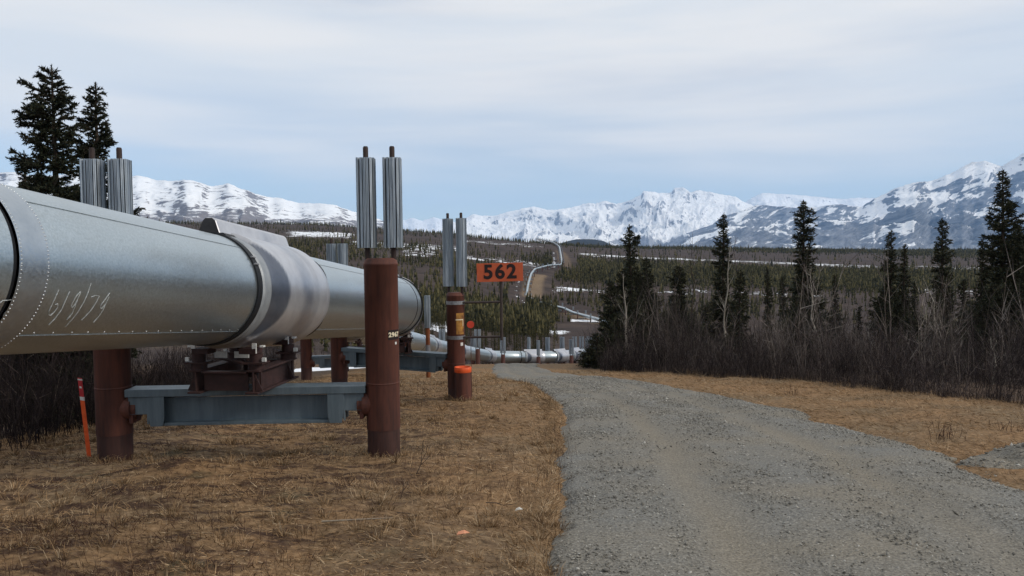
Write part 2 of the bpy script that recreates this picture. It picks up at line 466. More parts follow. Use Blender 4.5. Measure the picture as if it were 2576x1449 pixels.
def mountain_mat(name, kind, rock, low, thr=0.6, lo=0.0, hi=0.1):
    """snow broken by rock: bands that follow the terraces (kind 'bands') or ribs running down the slope (kind 'ribs'); scrub at the foot"""
    m = new(name, 0.15, 0, 0.85)
    v = m.pos()
    nz_ = m.n('ShaderNodeSeparateXYZ'); geo = m.n('ShaderNodeNewGeometry'); m.l(geo.outputs['Normal'], nz_.inputs[0])
    big = m.noise(0.0011, 5, 0.6, v)
    if kind == 'bands':
        a = m.noise(1.0, 7, 0.68, m.mapped(v, (0.0022, 0.0022, 0.042)), 0.9)
        b = m.noise(1.0, 5, 0.65, m.mapped(v, (0.006, 0.006, 0.03)), 0.5)
    elif kind == 'slant':
        sx_ = m.n('ShaderNodeSeparateXYZ'); m.l(v, sx_.inputs[0])
        q = m.math('SUBTRACT', sx_.outputs['Z'], m.math('MULTIPLY', sx_.outputs['X'], 0.42))
        cb = m.n('ShaderNodeCombineXYZ'); m.l(sx_.outputs['X'], cb.inputs[0]); m.l(sx_.outputs['Y'], cb.inputs[1]); m.l(q, cb.inputs[2])
        a = m.noise(1.0, 7, 0.66, m.mapped(cb.outputs[0], (0.0009, 0.0007, 0.0085)), 0.7)
        b = m.noise(1.0, 5, 0.65, m.mapped(cb.outputs[0], (0.0035, 0.003, 0.022)), 0.5)
    else:
        a = m.noise(1.0, 7, 0.68, m.mapped(v, (0.0042, 0.0016, 0.0030)), 1.2)
        b = m.noise(1.0, 5, 0.65, m.mapped(v, (0.012, 0.005, 0.010)), 0.6)
    if kind == 'slant': a = m.math('MULTIPLY_ADD', a, 1.7, -0.37)
    steep = m.rng(nz_.outputs['Z'], 0.55, 0.98, 0.16, -0.04)
    f = m.math('ADD', m.math('ADD', m.math('MULTIPLY', a, 0.62), m.math('MULTIPLY', b, 0.38)), steep)
    f = m.math('ADD', f, m.math('MULTIPLY', m.math('SUBTRACT', big, 0.5), 0.35))
    f = m.math('ADD', f, m.rng(m.attr('rel'), lo, hi, 0.30, 0.0))
    rk = m.rng(f, thr, thr + 0.045)
    rc = m.mix(m.rng(b, 0.4, 0.6), rock, low)
    c = m.mix(m.math('MULTIPLY', rk, 0.9), (0.90, 0.91, 0.925), rc)
    m.color(c)
    m.bump(m.math('ADD', m.math('MULTIPLY', a, 1.6), b), 0.7, 16 if kind == 'bands' else 48)
    return m.m

# ------------------------------------------------------------------ terrain
# heights along sight lines: column (picture x) -> [(distance, height relative to the eye)]
RR = np.array([45, 65, 90, 130, 200, 300, 430, 550, 650, 800, 1000, 1400, 2000, 3500, 7000, 16000.])
COLS = {
    -900: [-6.4, -8.6, -11, -14, -16, -13, -6, 2, 8, 20, 38, 62, 84, 60, 0, 0],
    300: [-6.4, -9.0, -11.3, -15, -17, -14, -7, 1, 6, 16, 31, 57, 82, 60, 0, 0],
    800: [-6.4, -9.3, -11.6, -15.5, -18, -15, -8, 0, 5, 14, 28, 54, 80, 60, 0, 0],
    1100: [-6.4, -9.4, -13.2, -17.2, -21, -20, -12.5, -5, 0, 8.5, 20.5, 40, 55, 40, 0, 0],
    1320: [-6.4, -9.4, -13.6, -18.5, -24, -27, -24.8, -12.8, -10.6, 0.0, 14.5, 22, 22, 10, 0, 0],
    1500: [-6.4, -9.4, -13.4, -18.5, -25, -27.5, -26, -20, -15, -8, 1, 11, 14, 5, 0, 0],
    1800: [-6.4, -9.3, -12.8, -18, -25, -28, -26.5, -21.5, -18, -13, -8.5, 3.5, 9, 5, 0, 0],
    2200: [-6.4, -9.3, -12.6, -18, -25, -29, -28, -25, -23, -20, -16, -8, -2, 0, 0, 0],
    2576: [-6.4, -9.3, -12.6, -18, -25, -29, -29, -27, -25, -22, -19, -12, -6, -4, 0, 0],
    3500: [-6.4, -9.3, -12.6, -18, -25, -29, -29, -27, -25, -22, -19, -12, -6, -4, 0, 0],
}
TH = np.array([math.atan((x - 1288) / FPX) for x in COLS])
TB = np.array(list(COLS.values()))
LG = np.linspace(math.log(45), math.log(16000), 220)
AG = np.linspace(-0.85, 0.85, 200)
_t = np.array([np.interp(LG, np.log(RR), r) for r in TB])
GRID = np.array([np.interp(AG, TH, _t[:, j]) for j in range(len(LG))]).T
def _smooth(a, axis, w):
    k = np.hanning(2 * w + 3)[1:-1]; k /= k.sum()
    pad = [(0, 0), (0, 0)]; pad[axis] = (w, w)
    p = np.pad(a, pad, mode='edge')
    return np.apply_along_axis(lambda q: np.convolve(q, k, 'valid'), axis, p)
GRID = _smooth(_smooth(GRID, 1, 6), 0, 5)

ROAD_Y = [-12, -6, 0, 5.26, 7.83, 9.9, 12.4, 16.2, 18, 20.3, 23.2, 26.1, 29.7, 31.5, 33.5, 41, 50, 62]
ROAD_L = [-1.5, -.9, -.2, .28, .47, .62, .85, 1.09, 1.10, 1.07, .85, .5, -.55, -.85, -.95, -1.05, -1.1, -.6]
ROAD_R = [2.6, 3.6, 4.3, 4.95, 5.25, 5.6, 5.85, 5.85, 5.7, 5.45, 4.95, 4.3, 3.1, 2.3, 1.65, 1.35, 1.7, 2.9]
def road_edges(y):
    l = np.interp(y, ROAD_Y, ROAD_L); r = np.interp(y, ROAD_Y, ROAD_R)
    w = 0.30 * (fbm(y * 0.9, y * 0 + 3, 5, 3) - .5)
    return l + w, r + 0.5 * (fbm(y * 0.7, y * 0 + 9, 6, 3) - .5)
def road_mask(x, y):
    l, r = road_edges(y)
    d = np.minimum(x - l, r - x)
    d = np.where((y < -12) | (y > 62), -1, d)
    return d

def ground_rel(x, y):
    """height of the ground relative to the eye"""
    x = np.asarray(x, float); y = np.asarray(y, float)
    rad = np.hypot(x, y)
    near = -EYE - 0.105 * np.maximum(y, -25)
    near = near - 0.10 * np.clip(-7.0 - x, 0, 14) - 0.05 * np.clip(x - 13, 0, 30)
    near = near + 0.10 * (fbm(x * .25, y * .25, 3, 3) - .5)
    th = np.arctan2(x, np.maximum(y, 1e-3) + 0.0 * x)
    th = np.where(y <= 0, np.sign(x) * 0.85, th)
    lr = np.log(np.clip(rad, 45, 15990))
    fa = np.clip((th - AG[0]) / (AG[1] - AG[0]), 0, len(AG) - 1.001); fl = np.clip((lr - LG[0]) / (LG[1] - LG[0]), 0, len(LG) - 1.001)
    ia = fa.astype(int); il = fl.astype(int); ua = fa - ia; ul = fl - il
    far = (GRID[ia, il] * (1 - ul) + GRID[ia, il + 1] * ul) * (1 - ua) + (GRID[ia + 1, il] * (1 - ul) + GRID[ia + 1, il + 1] * ul) * ua
    far = far + np.clip((rad - 90) / 400, 0, 1) * 2.2 * (fbm(x * .008, y * .008, 11, 4) - .5)
    k = np.clip((rad - 36) / 20, 0, 1); k = k * k * (3 - 2 * k)
    return near * (1 - k) + far * k

def ground_z(x, y, detail=True):
    z = ground_rel(x, y) + EYE
    x = np.asarray(x, float); y = np.asarray(y, float)
    rad = np.hypot(x, y)
    if detail:
        dm = road_mask(x, y)
        hum = 0.16 * (fbm(x * 1.1, y * 1.1, 21, 3) - .5) + 0.06 * (fbm(x * 4.2, y * 4.2, 22, 2) - .5)
        hum = hum * np.clip(-dm / 0.5, 0, 1) * np.clip((55 - rad) / 20, 0, 1)
        z = z + hum - 0.07 * np.clip(dm / 0.25 + 0.5, 0, 1)
        # a tussock in front of the first support
        z = z + 0.16 * np.exp(-(((x + 4.0) / .55) ** 2 + ((y - 9.3) / .35) ** 2))
    return z
def gz(x, y): return float(ground_z(np.array([x]), np.array([y]))[0])

# the pipe's centre line, relative heights to the eye
PX = lambda Y: -3.92 + 0.1093 * (Y - 8)
PZ = lambda Y: -0.252 - 0.0924 * (Y - 8)
PIPE_R = 0.68
def line_pt(Y): return Vector((PX(Y), Y, EYE + PZ(Y)))
def rel(x, y, d, dz=0): 
    p = px(x, y, d); p.z += dz; return p
END1 = 18.12
BD = Vector((-0.17, 1, -0.105)).normalized()
B2P = lambda s_: line_pt(END1) + BD * s_
far_nodes = [B2P(1.25), B2P(2.5), Vector((-4.6, 26, EYE - 2.05)), Vector((-6.7, 31.5, EYE - 2.75)), Vector((-7.7, 43, EYE - 4.45)),
             rel(1046, 861, 56), rel(1110, 876, 66), rel(1180, 888, 77), rel(1235, 897, 85),
             rel(1290, 898, 88), rel(1350, 898, 89), rel(1400, 897, 90), Vector((9.0, 96, EYE - 12.6)), Vector((13, 115, EYE - 14.6)),
             Vector((20, 160, EYE - 19.8)), Vector((28, 215, EYE - 23.4)), Vector((35, 262, EYE - 24.6)), rel(1520, 808, 292),
             rel(1480, 797, 312), rel(1440, 786, 332), rel(1418, 776, 346), rel(1385, 768, 366), rel(1350, 758, 395),
             rel(1325, 744, 432), rel(1329, 715, 475), rel(1336, 690, 525), rel(1346, 677, 556), rel(1380, 668, 610),
             rel(1408, 666, 650), rel(1414, 662, 680), rel(1411, 640, 770), rel(1407, 620, 880), rel(1394, 611, 960),
             rel(1372, 604, 1060), rel(1350, 600, 1150)]
def catmull(P, step):
    out_ = []
    for i in range(len(P) - 1):
        p0 = P[max(i - 1, 0)]; p1 = P[i]; p2 = P[i + 1]; p3 = P[min(i + 2, len(P) - 1)]
        n = max(2, int((p2 - p1).length / step(p1)))
        for k in range(n):
            t = k / n
            k_ = .9 if p1.y < 340 else .30
            a = (p2 - p0) * .5 * k_; b = (p3 - p1) * .5 * k_
            # limit tangents to the length of the step
            L = (p2 - p1).length
            a = a.normalized() * min(a.length, L); b = b.normalized() * min(b.length, L)
            h00 = 2 * t ** 3 - 3 * t * t + 1; h10 = t ** 3 - 2 * t * t + t; h01 = -2 * t ** 3 + 3 * t * t; h11 = t ** 3 - t * t
            out_.append(p1 * h00 + a * h10 + p2 * h01 + b * h11)
    out_.append(P[-1]); return out_
pipe_path = catmull([line_pt(END1)] + far_nodes, lambda p: 0.4 if p.y < 100 else 4.0)
pp = np.array([(p.x, p.y, p.z) for p in pipe_path])
def pipe_dist(x, y):
    """distance in plan from the far part of the pipe, and on which side"""
    best = np.full(np.shape(x), 1e9); side = np.zeros(np.shape(x))
    Q = pp[pp[:, 1] > 140][::2]
    for a, b in zip(Q[:-1], Q[1:]):
        d = b[:2] - a[:2]; L2 = d @ d
        t = np.clip(((x - a[0]) * d[0] + (y - a[1]) * d[1]) / L2, 0, 1)
        ex = x - a[0] - t * d[0]; ey = y - a[1] - t * d[1]
        D = np.hypot(ex, ey); cr = d[0] * ey - d[1] * ex
        m_ = D < best; best = np.where(m_, D, best); side = np.where(m_, np.sign(cr), side)
    return best, side

def px_x(x, y): return 1288 + FPX * x / np.maximum(y, 1.0)

ang = np.concatenate([np.arange(-48, 48, 0.165), np.arange(48, 312, 4.0)]) * math.pi / 180
radii = 0.6 * 1.0255 ** np.arange(0, 405)
A_, R_ = np.meshgrid(ang, radii)
GX = (np.sin(A_) * R_).ravel(); GY = (np.cos(A_) * R_).ravel()
GZ = ground_z(GX, GY)
na, nr = len(ang), len(radii)
i0 = (np.arange(nr - 1)[:, None] * na + np.arange(na)[None, :]).ravel()
i1 = (np.arange(nr - 1)[:, None] * na + (np.arange(na)[None, :] + 1) % na).ravel()
F = np.stack([i0, i1, i1 + na, i0 + na], 1)[:, ::-1]
V = np.concatenate([np.stack([GX, GY, GZ], 1), [[0, 0, float(ground_z(np.array([0.]), np.array([0.]))[0])]]])
me = np_mesh('ground', V, F, True)
gx = V[:, 0]; gy = V[:, 1]; grad = np.hypot(gx, gy); gpx = px_x(gx, gy)
def band(v, a, b, s): return np.clip((v - a) / s, 0, 1) * np.clip((b - v) / s, 0, 1)
fronty = (gy > 20)
far_w = np.clip((grad - 60) / 40, 0, 1)
left_far = np.clip((-8.5 - gx) / 2.5, 0, 1)
far_w = np.maximum(far_w, left_far * .6)
right_w = np.clip((gx - np.interp(gy, [10, 17, 26, 31, 36, 60], [13, 11.0, 9.3, 6.3, 2.5, 5])) / 1.2, 0, 1) * np.clip((gy - 5) / 4, 0, 1)
far_w = np.maximum(far_w, right_w * .8)
pd, ps = pipe_dist(gx, gy)
dirt = np.where((grad > 150) & fronty, np.where(ps < 0, np.clip((10 - pd) / 2.5, 0, 1), np.clip((4 - pd) / 2, 0, 1)), 0) * .9
dirt *= np.where((grad > 428) & (grad < 565), 1.0, np.where((grad > 690) & (grad < 930), .55, np.where((grad > 295) & (grad < 350), .8, 0.0))) * (0.75 + .6 * (fbm(gx * .08, gy * .08, 19, 3) - .4))
dirt = np.clip(dirt, 0, 1)
snow = np.zeros_like(gx)
def sn(cx, x0, x1, r0, r1, amt):
    global snow
    snow = np.maximum(snow, band(gpx, x0, x1, 40) * band(grad, r0, r1, (r1 - r0) * .3) * amt)
sn(0, 1430, 2250, 860, 980, 0.76)
sn(0, 2250, 2700, 850, 1000, 0.62)
sn(0, 1360, 1560, 445, 505, 0.70)
sn(0, 1560, 2100, 440, 520, 0.55)
sn(0, 1400, 1560, 300, 330, 0.84)
sn(0, 1340, 1460, 235, 275, 0.75)
sn(0, 1050, 1170, 185, 300, 0.98)
sn(0, 980, 1130, 550, 800, 0.72)
sn(0, 1120, 1400, 620, 740, 0.66)
sn(0, 860, 1200, 680, 900, 0.74)
sn(0, 700, 920, 850, 1150, 0.85)
sn(0, 400, 700, 1500, 1900, 0.60)
sn(0, 1120, 1400, 900, 1050, 0.62)
sn(0, 2150, 2700, 500, 620, 0.55)
sn(0, 700, 1000, 44, 75, 1.15)
# snow lying in the cut along the far side of the pipe
snow = np.maximum(snow, np.where((ps > 0) & (grad > 380) & (grad < 900), band(pd, 3, 10, 3) * .72, 0))
# open snow fields stay off the near hill
snow = snow * np.clip((grad - 38) / 8, 0, 1)
fattr(me, 'far', far_w); fattr(me, 'dirt', dirt); fattr(me, 'snow', snow * fronty)
fattr(me, 'heath', np.clip((0.9 - gx) / 3.0, 0.15, 1) * np.clip((26 - gy) / 10, 0.2, 1))
ground = link('ground', me, M['ground'])
tag(ground, 'open slope of dry tan grass falling to a brown valley with snow patches', kind='structure')

# ------------------------------------------------------------------ gravel road
nu, nv = 70, 520
yy = np.concatenate([np.linspace(-12, 3, 60), np.linspace(3.04, 34, 380), np.linspace(34.3, 62, 80)])
L_, R_e = road_edges(yy)
U = np.linspace(0, 1, nu)
RX = L_[:, None] + (R_e - L_)[:, None] * U[None, :]
RY = np.repeat(yy[:, None], nu, 1)
jit = (fbm(RX * 5, RY * 5, 71, 2) - .5) * 0.25
RX = RX + jit * ((U[None, :] < .02) * 1.0 + (U[None, :] > .98) * 1.0)
RZ = ground_rel(RX, RY) + EYE
e = np.minimum(U, 1 - U)[None, :] * (R_e - L_)[:, None]
RZ = RZ + 0.035 * np.clip(e / 0.5, -0.2, 1) - 0.05 * np.clip(1 - e / 0.12, 0, 1)
RZ = RZ + 0.03 * (fbm(RX * 1.6, RY * .8, 33, 3) - .5) + 0.016 * (fbm(RX * 9, RY * 9, 34, 2) - .5)
# two shallow wheel tracks
tr = np.exp(-((U[None, :] - .30) / .07) ** 2) + np.exp(-((U[None, :] - .70) / .07) ** 2)
RZ = RZ - 0.04 * tr
V = np.stack([RX.ravel(), RY.ravel(), RZ.ravel()], 1)
n_r = len(yy)
i0 = (np.arange(n_r - 1)[:, None] * nu + np.arange(nu - 1)[None, :]).ravel()
F = np.stack([i0, i0 + 1, i0 + nu + 1, i0 + nu], 1)
rme = np_mesh('gravel_road', V, F, True)
fattr(rme, 'track', (np.clip(tr, 0, 1) * np.clip(.65 + 1.4 * (fbm(RX * 1.3, RY * .35, 38, 3) - .4), 0, 1)).ravel())
road = link('gravel_road', rme, M['road'])
tag(road, 'grey gravel service road curving left over the crest', kind='structure')
def road_z(x, y):
    l, r = road_edges(y)
    e_ = np.minimum(x - l, r - x)
    return ground_rel(x, y) + EYE + 0.035 * np.clip(e_ / .5, -.2, 1) - 0.05 * np.clip(1 - e_ / .12, 0, 1)

# loose stones on the road
def stones(n, pos_fn, size, name, mat, label, kind='stuff'):
    x, y, z, s = pos_fn(n, size)
    n = len(x)
    base = np.array([[1, 0, 0], [0, 1, 0], [-1, 0, 0], [0, -1, 0], [0, 0, .8], [0, 0, -.8]], float)
    jit = rng.uniform(.6, 1.25, (n, 6, 1))
    a = rng.uniform(0, 6.283, n); ca, sa = np.cos(a), np.sin(a)
    P = base[None] * jit
    sx = rng.uniform(.8, 1.5, n)[:, None]
    X = P[:, :, 0] * sx; Y = P[:, :, 1]
    tilt = rng.normal(0, .35, (n, 1))
    Z = P[:, :, 2] * .7 + X * tilt
    Vx = (X * ca[:, None] - Y * sa[:, None]) * s[:, None] + x[:, None]
    Vy = (X * sa[:, None] + Y * ca[:, None]) * s[:, None] + y[:, None]
    Vz = Z * s[:, None] + z[:, None] + s[:, None] * .25
    V = np.stack([Vx, Vy, Vz], 2).reshape(-1, 3)
    f = np.array([[0, 1, 4], [1, 2, 4], [2, 3, 4], [3, 0, 4], [1, 0, 5], [2, 1, 5], [3, 2, 5], [0, 3, 5]])
    F = (f[None] + (np.arange(n) * 6)[:, None, None]).reshape(-1, 3)
    o = link(name, np_mesh(name, V, F), mat)
    tag(o, label, 'gravel', kind=kind); return o
def road_pos(n, size):
    y = 3.2 + 26 * rng.power(0.75, n) ** 1.6
    u = rng.uniform(-.015, 1.015, n)
    # stones gather between and beside the wheel tracks
    l, r = road_edges(y); x = l + (r - l) * u
    keep = (.25 + .5 * fbm(x * 1.1, y * .5, 91, 3) + .28 * np.exp(-((u - .5) / .1) ** 2) + .34 * np.exp(-(np.minimum(u, 1 - u) / .10)) - .22 * (np.exp(-((u - .30) / .07) ** 2) + np.exp(-((u - .70) / .07) ** 2)) + rng.uniform(-.25, .25, n)) > .50
    x, y, u = x[keep], y[keep], u[keep]
    s = size * rng.lognormal(0, .38, len(x)) * (0.75 + y / 26)
    return x, y, road_z(x, y), s
stones(80000, road_pos, 0.0078, 'loose_gravel', M['stone'], 'loose grey stones scattered over the gravel road')

# low bank of dark gravel at the right
bx, by = 6.7, 9.6
uu, vv = np.meshgrid(np.linspace(-1, 1, 60), np.linspace(-1, 1, 60))
BX = bx + uu * 1.7 + vv * .5; BY = by + vv * 1.0 + uu * .35
BZ = ground_z(BX, BY) + 0.34 * np.exp(-2.6 * (uu ** 2 + vv ** 2)) + 0.16 * (fbm(BX * 2.2, BY * 2.2, 44, 4) - .5) - 0.10
i0 = (np.arange(59)[:, None] * 60 + np.arange(59)[None, :]).ravel()
bank = link('gravel_bank', np_mesh('gravel_bank', np.stack([BX.ravel(), BY.ravel(), BZ.ravel()], 1), np.stack([i0, i0 + 1, i0 + 61, i0 + 60], 1), True), M['road'])
tag(bank, 'low dark bank of gravel at the right side of the road', kind='structure')
def bank_pos(n, size):
    u = rng.uniform(-.95, .95, n); v_ = rng.uniform(-.95, .95, n)
    x = bx + u * 1.7 + v_ * .5; y = by + v_ + u * .35
    z = ground_z(x, y) + 0.34 * np.exp(-2.6 * (u ** 2 + v_ ** 2)) + 0.16 * (fbm(x * 2.2, y * 2.2, 44, 4) - .5) - .10
    return x, y, z, size * rng.lognormal(0, .45, n)
stones(1800, bank_pos, 0.013, 'bank_stones', M['stone'], 'dark stones lying on the low gravel bank')

# ------------------------------------------------------------------ mountains
def mountain(name, label, sky_pts, D, front, seed, mat, spur=0.42, lam=900, nx=420, ny=120, jag=0.03, skew=1.3):
    xs = np.array([p[0] for p in sky_pts], float); ys = np.array([p[1] for p in sky_pts], float)
    X = np.linspace(xs[0], xs[-1], nx)
    H = np.array([px(x, np.interp(x, xs, ys), D).z for x in X])
    J = D * 0.0009 * (fbm(X / 9.0, X * 0, seed, 4, .6) - .5) * 2 * jag / .03
    w9 = np.hanning(15); w9 /= w9.sum(); Hs = np.convolve(np.pad(H, 7, mode='edge'), w9, 'valid')
    J = J + H - Hs; H = Hs
    th = np.arctan((X - 1288) / FPX)
    T = np.concatenate([np.linspace(0, 1, ny), np.linspace(1.03, 1.35, 12)])
    wob = (fbm(X / 120.0, X * 0 + 2, seed + 5, 3) - .5) * .25 * front
    rad = (D + wob)[:, None] / np.cos(th)[:, None] - front * (1 - T)[None, :]
    GX_ = np.sin(th)[:, None] * rad; GY_ = np.cos(th)[:, None] * rad
    prof = np.where(T <= 1, T ** 1.02, 1 - (T - 1) * 2.6)[None, :]
    tang = th[:, None] * D
    warp = (fbm(GX_ / (lam * 2.2), GY_ / (lam * 2.2), seed + 1, 4) - .5) * 2.0
    n = ridged(tang / lam + warp + T[None, :] * skew, T[None, :] * H.max() / (lam * .5) + warp * .9, seed + 2, 6, .50)
    n2 = ridged(tang / (lam * .28) - T[None, :] * 1.2 + warp, T[None, :] * H.max() / (lam * .22), seed + 3, 5, .6)
    env = np.clip(T, 0, 1) ** .8 * np.clip(1.0 - T, 0, 1) ** .55 * 2.0
    z = H[:, None] * (prof + spur * env[None, :] * ((n - .78) + .42 * (n2 - .55)))
    ceil_ = H[:, None] * (0.985 * (rad / (D + wob)[:, None] * np.cos(th)[:, None]))   # spurs stay below the skyline
    z = np.where(T[None, :] < 1, np.minimum(z, ceil_ - H[:, None] * .07 * (1 - n) * np.clip((1 - T) / .06, 0, 1)[None, :]), z) + J[:, None] * np.clip(1 - np.abs(T[None, :] - 1) / .10, 0, 1)
    z[:, 0] = -60
    V = np.stack([GX_.ravel(), GY_.ravel(), (z).ravel()], 1)
    ny2 = len(T)
    i0 = (np.arange(nx - 1)[:, None] * ny2 + np.arange(ny2 - 1)[None, :]).ravel()
    F = np.stack([i0, i0 + ny2, i0 + ny2 + 1, i0 + 1], 1)
    me = np_mesh(name, V, F, True)
    fattr(me, 'rel', (z / np.maximum(H.max(), 1)).ravel())
    o = link(name, me, mat)
    return tag(o, label, kind='structure')

mm_left = mountain_mat('plateau_snow', 'bands', (0.17, 0.155, 0.165), (0.12, 0.10, 0.105), 0.548, 0.0, 0.50)
mm_mid = mountain_mat('range_snow', 'ribs', (0.36, 0.385, 0.44), (0.22, 0.24, 0.29), 0.61, 0.0, 0.18)
mm_right = mountain_mat('right_range_snow', 'slant', (0.20, 0.22, 0.265), (0.060, 0.080, 0.12), 0.63, 0.0, 0.95)  # low tone: dark forest with the blue of distant haze put into it
mm_far = mountain_mat('far_snow', 'ribs', (0.3, 0.32, 0.37), (0.2, 0.22, 0.26), 0.70)
mountain('mountain_plateau', 'broad snow streaked plateau behind the pipeline at left',
         [(-500, 455), (-200, 440), (0, 432), (50, 434), (110, 438), (200, 436), (330, 440), (380, 443), (400, 451), (430, 458), (500, 468), (545, 471), (580, 468), (612, 483), (650, 487), (700, 491), (750, 505), (800, 515), (850, 523), (890, 530), (920, 537), (960, 550), (1000, 566), (1060, 600), (1110, 640)],
         9000, 5200, 100, mm_left, spur=.20, lam=900, nx=380, ny=110)
mountain('far_peaks', 'small far white peaks between the finned posts',
         [(860, 640), (930, 575), (965, 556), (1000, 552), (1022, 552), (1040, 547), (1064, 555), (1093, 545), (1111, 551), (1150, 560), (1220, 600), (1280, 640)],
         22000, 6000, 200, mm_far, lam=1500, nx=160, ny=50, jag=.02)
mountain('mountain_range', 'long white mountain range across the middle of the horizon',
         [(1040, 640), (1090, 600), (1130, 567), (1168, 552), (1192, 538), (1215, 541), (1254, 541), (1278, 533), (1308, 527), (1343, 519), (1379, 527), (1403, 528), (1439, 521), (1477, 510), (1498, 512), (1525, 505), (1552, 512), (1587, 504), (1614, 492), (1620, 483), (1647, 483), (1659, 486), (1689, 485), (1698, 473), (1718, 473), (1736, 486), (1760, 481), (1784, 486), (1850, 497), (1870, 510), (1900, 520), (1960, 540), (2060, 590), (2140, 640)],
         16000, 6500, 300, mm_mid, spur=.60, lam=1500, nx=520, ny=140)
mountain('back_ridge', 'pale distant ridge behind the right hand mountains',
         [(1780, 620), (1850, 530), (1890, 500), (1917, 488), (1960, 489), (1983, 491), (2018, 492), (2067, 496), (2124, 499), (2199, 496), (2300, 500), (2400, 560)],
         20000, 5000, 400, mm_far, lam=1300, nx=200, ny=60)
mountain('mountain_massif', 'snowy massif with forested foot tinted haze blue at the right',
         [(1560, 640), (1637, 620), (1720, 590), (1793, 567), (1819, 548), (1869, 531), (1902, 514), (1950, 516), (2000, 521), (2049, 519), (2111, 516), (2164, 521), (2182, 510), (2217, 492), (2252, 477), (2283, 470), (2331, 457), (2384, 439), (2442, 408), (2473, 406), (2495, 413), (2517, 419), (2534, 408), (2576, 388), (2650, 372), (2750, 390), (2900, 370), (3100, 420), (3400, 470)],
         12500, 6000, 500, mm_right, spur=.48, lam=1700, nx=560, ny=140, skew=3.2)
# dark wooded hill in front of the range
mw = new('wooded_hill', 0.1, 0, 0.95)
mw.color(mw.ramp(mw.noise(0.02, 5, 0.7, mw.pos()), [(0.35, (0.020, 0.024, 0.030)), (0.65, (0.05, 0.055, 0.06))]))
mountain('wooded_hill', 'low dark wooded hill at the foot of the white range',
         [(1340, 640), (1400, 615), (1432, 606), (1450, 602), (1490, 602), (1515, 605), (1534, 613), (1560, 628), (1600, 640)], 5000, 900, 600, mw.m, spur=.2, lam=300, nx=80, ny=30, jag=.02)

# ------------------------------------------------------------------ the pipeline
AX = Vector((0.1093, 1, -0.0924)).normalized()
AU = Vector((1, -0.1093, 0)).normalized()
AW = AU.cross(AX).normalized()
if AW.z < 0: AW = -AW
YL = 1 / Vector((0.1093, 1, -0.0924)).length      # dY per metre of pipe
pipe_root = empty('oil_pipeline', (PX(10.4), 10.4, gz(PX(10.4), 10.4)))
tag(pipe_root, 'silver insulated pipeline on posts winding down into the valley', 'pipeline')
def to_local(o, root):
    o.data.transform(Matrix.Translation(-Vector(root.location)))
    return o
def pf(frame, s, phi, r):
    o, a, u, w = frame
    return o + a * s + (u * math.cos(phi) + w * math.sin(phi)) * r
def revolve(frame, rows, n=96, close=False, fn=None):
    """rows of (s, r); fn(s, phi, r) may change the radius"""
    V = []; F = []
    for s, r in rows:
        for k in range(n):
            p = 2 * math.pi * k / n
            V.append(pf(frame, s, p, fn(s, p, r) if fn else r))
    for i in range(len(rows) - 1):
        for k in range(n):
            k2 = (k + 1) % n
            F.append((i * n + k, i * n + k2, i * n + n + k2, i * n + n + k))
    return V, F
near_frame = (line_pt(0), AX, AU, AW)
SY = lambda Y: Y / YL                        # station along the straight part
def section(frame, s0, s1, r=PIPE_R, name='pipe_section', mat='jacket', n=96, parent=None, seam=True, m=10):
    rows = [(s0 + (s1 - s0) * i / m, r) for i in range(m + 1)]
    mb = MB(); V, F = revolve(frame, rows, n); mb.add(V, F, True)
    if seam:        # folded lengthwise laps, one high and one low, on both sides
        for ph in (R(47), R(133), R(-50), R(230)):
            q = []
            for i in range(m + 1):
                s = s0 + (s1 - s0) * i / m
                q.append([pf(frame, s, ph - .004, r - .004), pf(frame, s, ph - .004, r + .005), pf(frame, s, ph + .004, r + .005), pf(frame, s, ph + .004, r - .004)])
            V = [p for a in q for p in a]; F = []
            for i in range(m):
                for k in range(3): F.append((i * 4 + k, i * 4 + k + 1, i * 4 + k + 5, i * 4 + k + 4))
            mb.add(V, F)
    o = mb.build(name, M[mat], parent or pipe_root)
    return to_local(o, pipe_root)
def ring(frame, s0, s1, r, name, mat, parent=None, n=96, prof=None):
    rows = [(s0, r - .03), (s0, r), (s1, r), (s1, r - .03)] if prof is None else prof
    mb = MB(); V, F = revolve(frame, rows, n); mb.add(V, F, False)
    o = mb.build(name, M[mat], parent or pipe_root)
    return to_local(o, pipe_root)
def rivets(frame, pts, r, size, parent, name='rivet_row'):
    mb = MB()
    for s, ph in pts:
        c = pf(frame, s, ph, r); nrm = (pf(frame, s, ph, r + 1) - c).normalized()
        mb.rings([(c - nrm * .002, size), (c + nrm * size * .45, size * .85), (c + nrm * size * .75, size * .4)], nrm, 6)
    o = to_local(mb.build(name, M['rivet'], parent), pipe_root)
    return tag(o, kind='stuff')

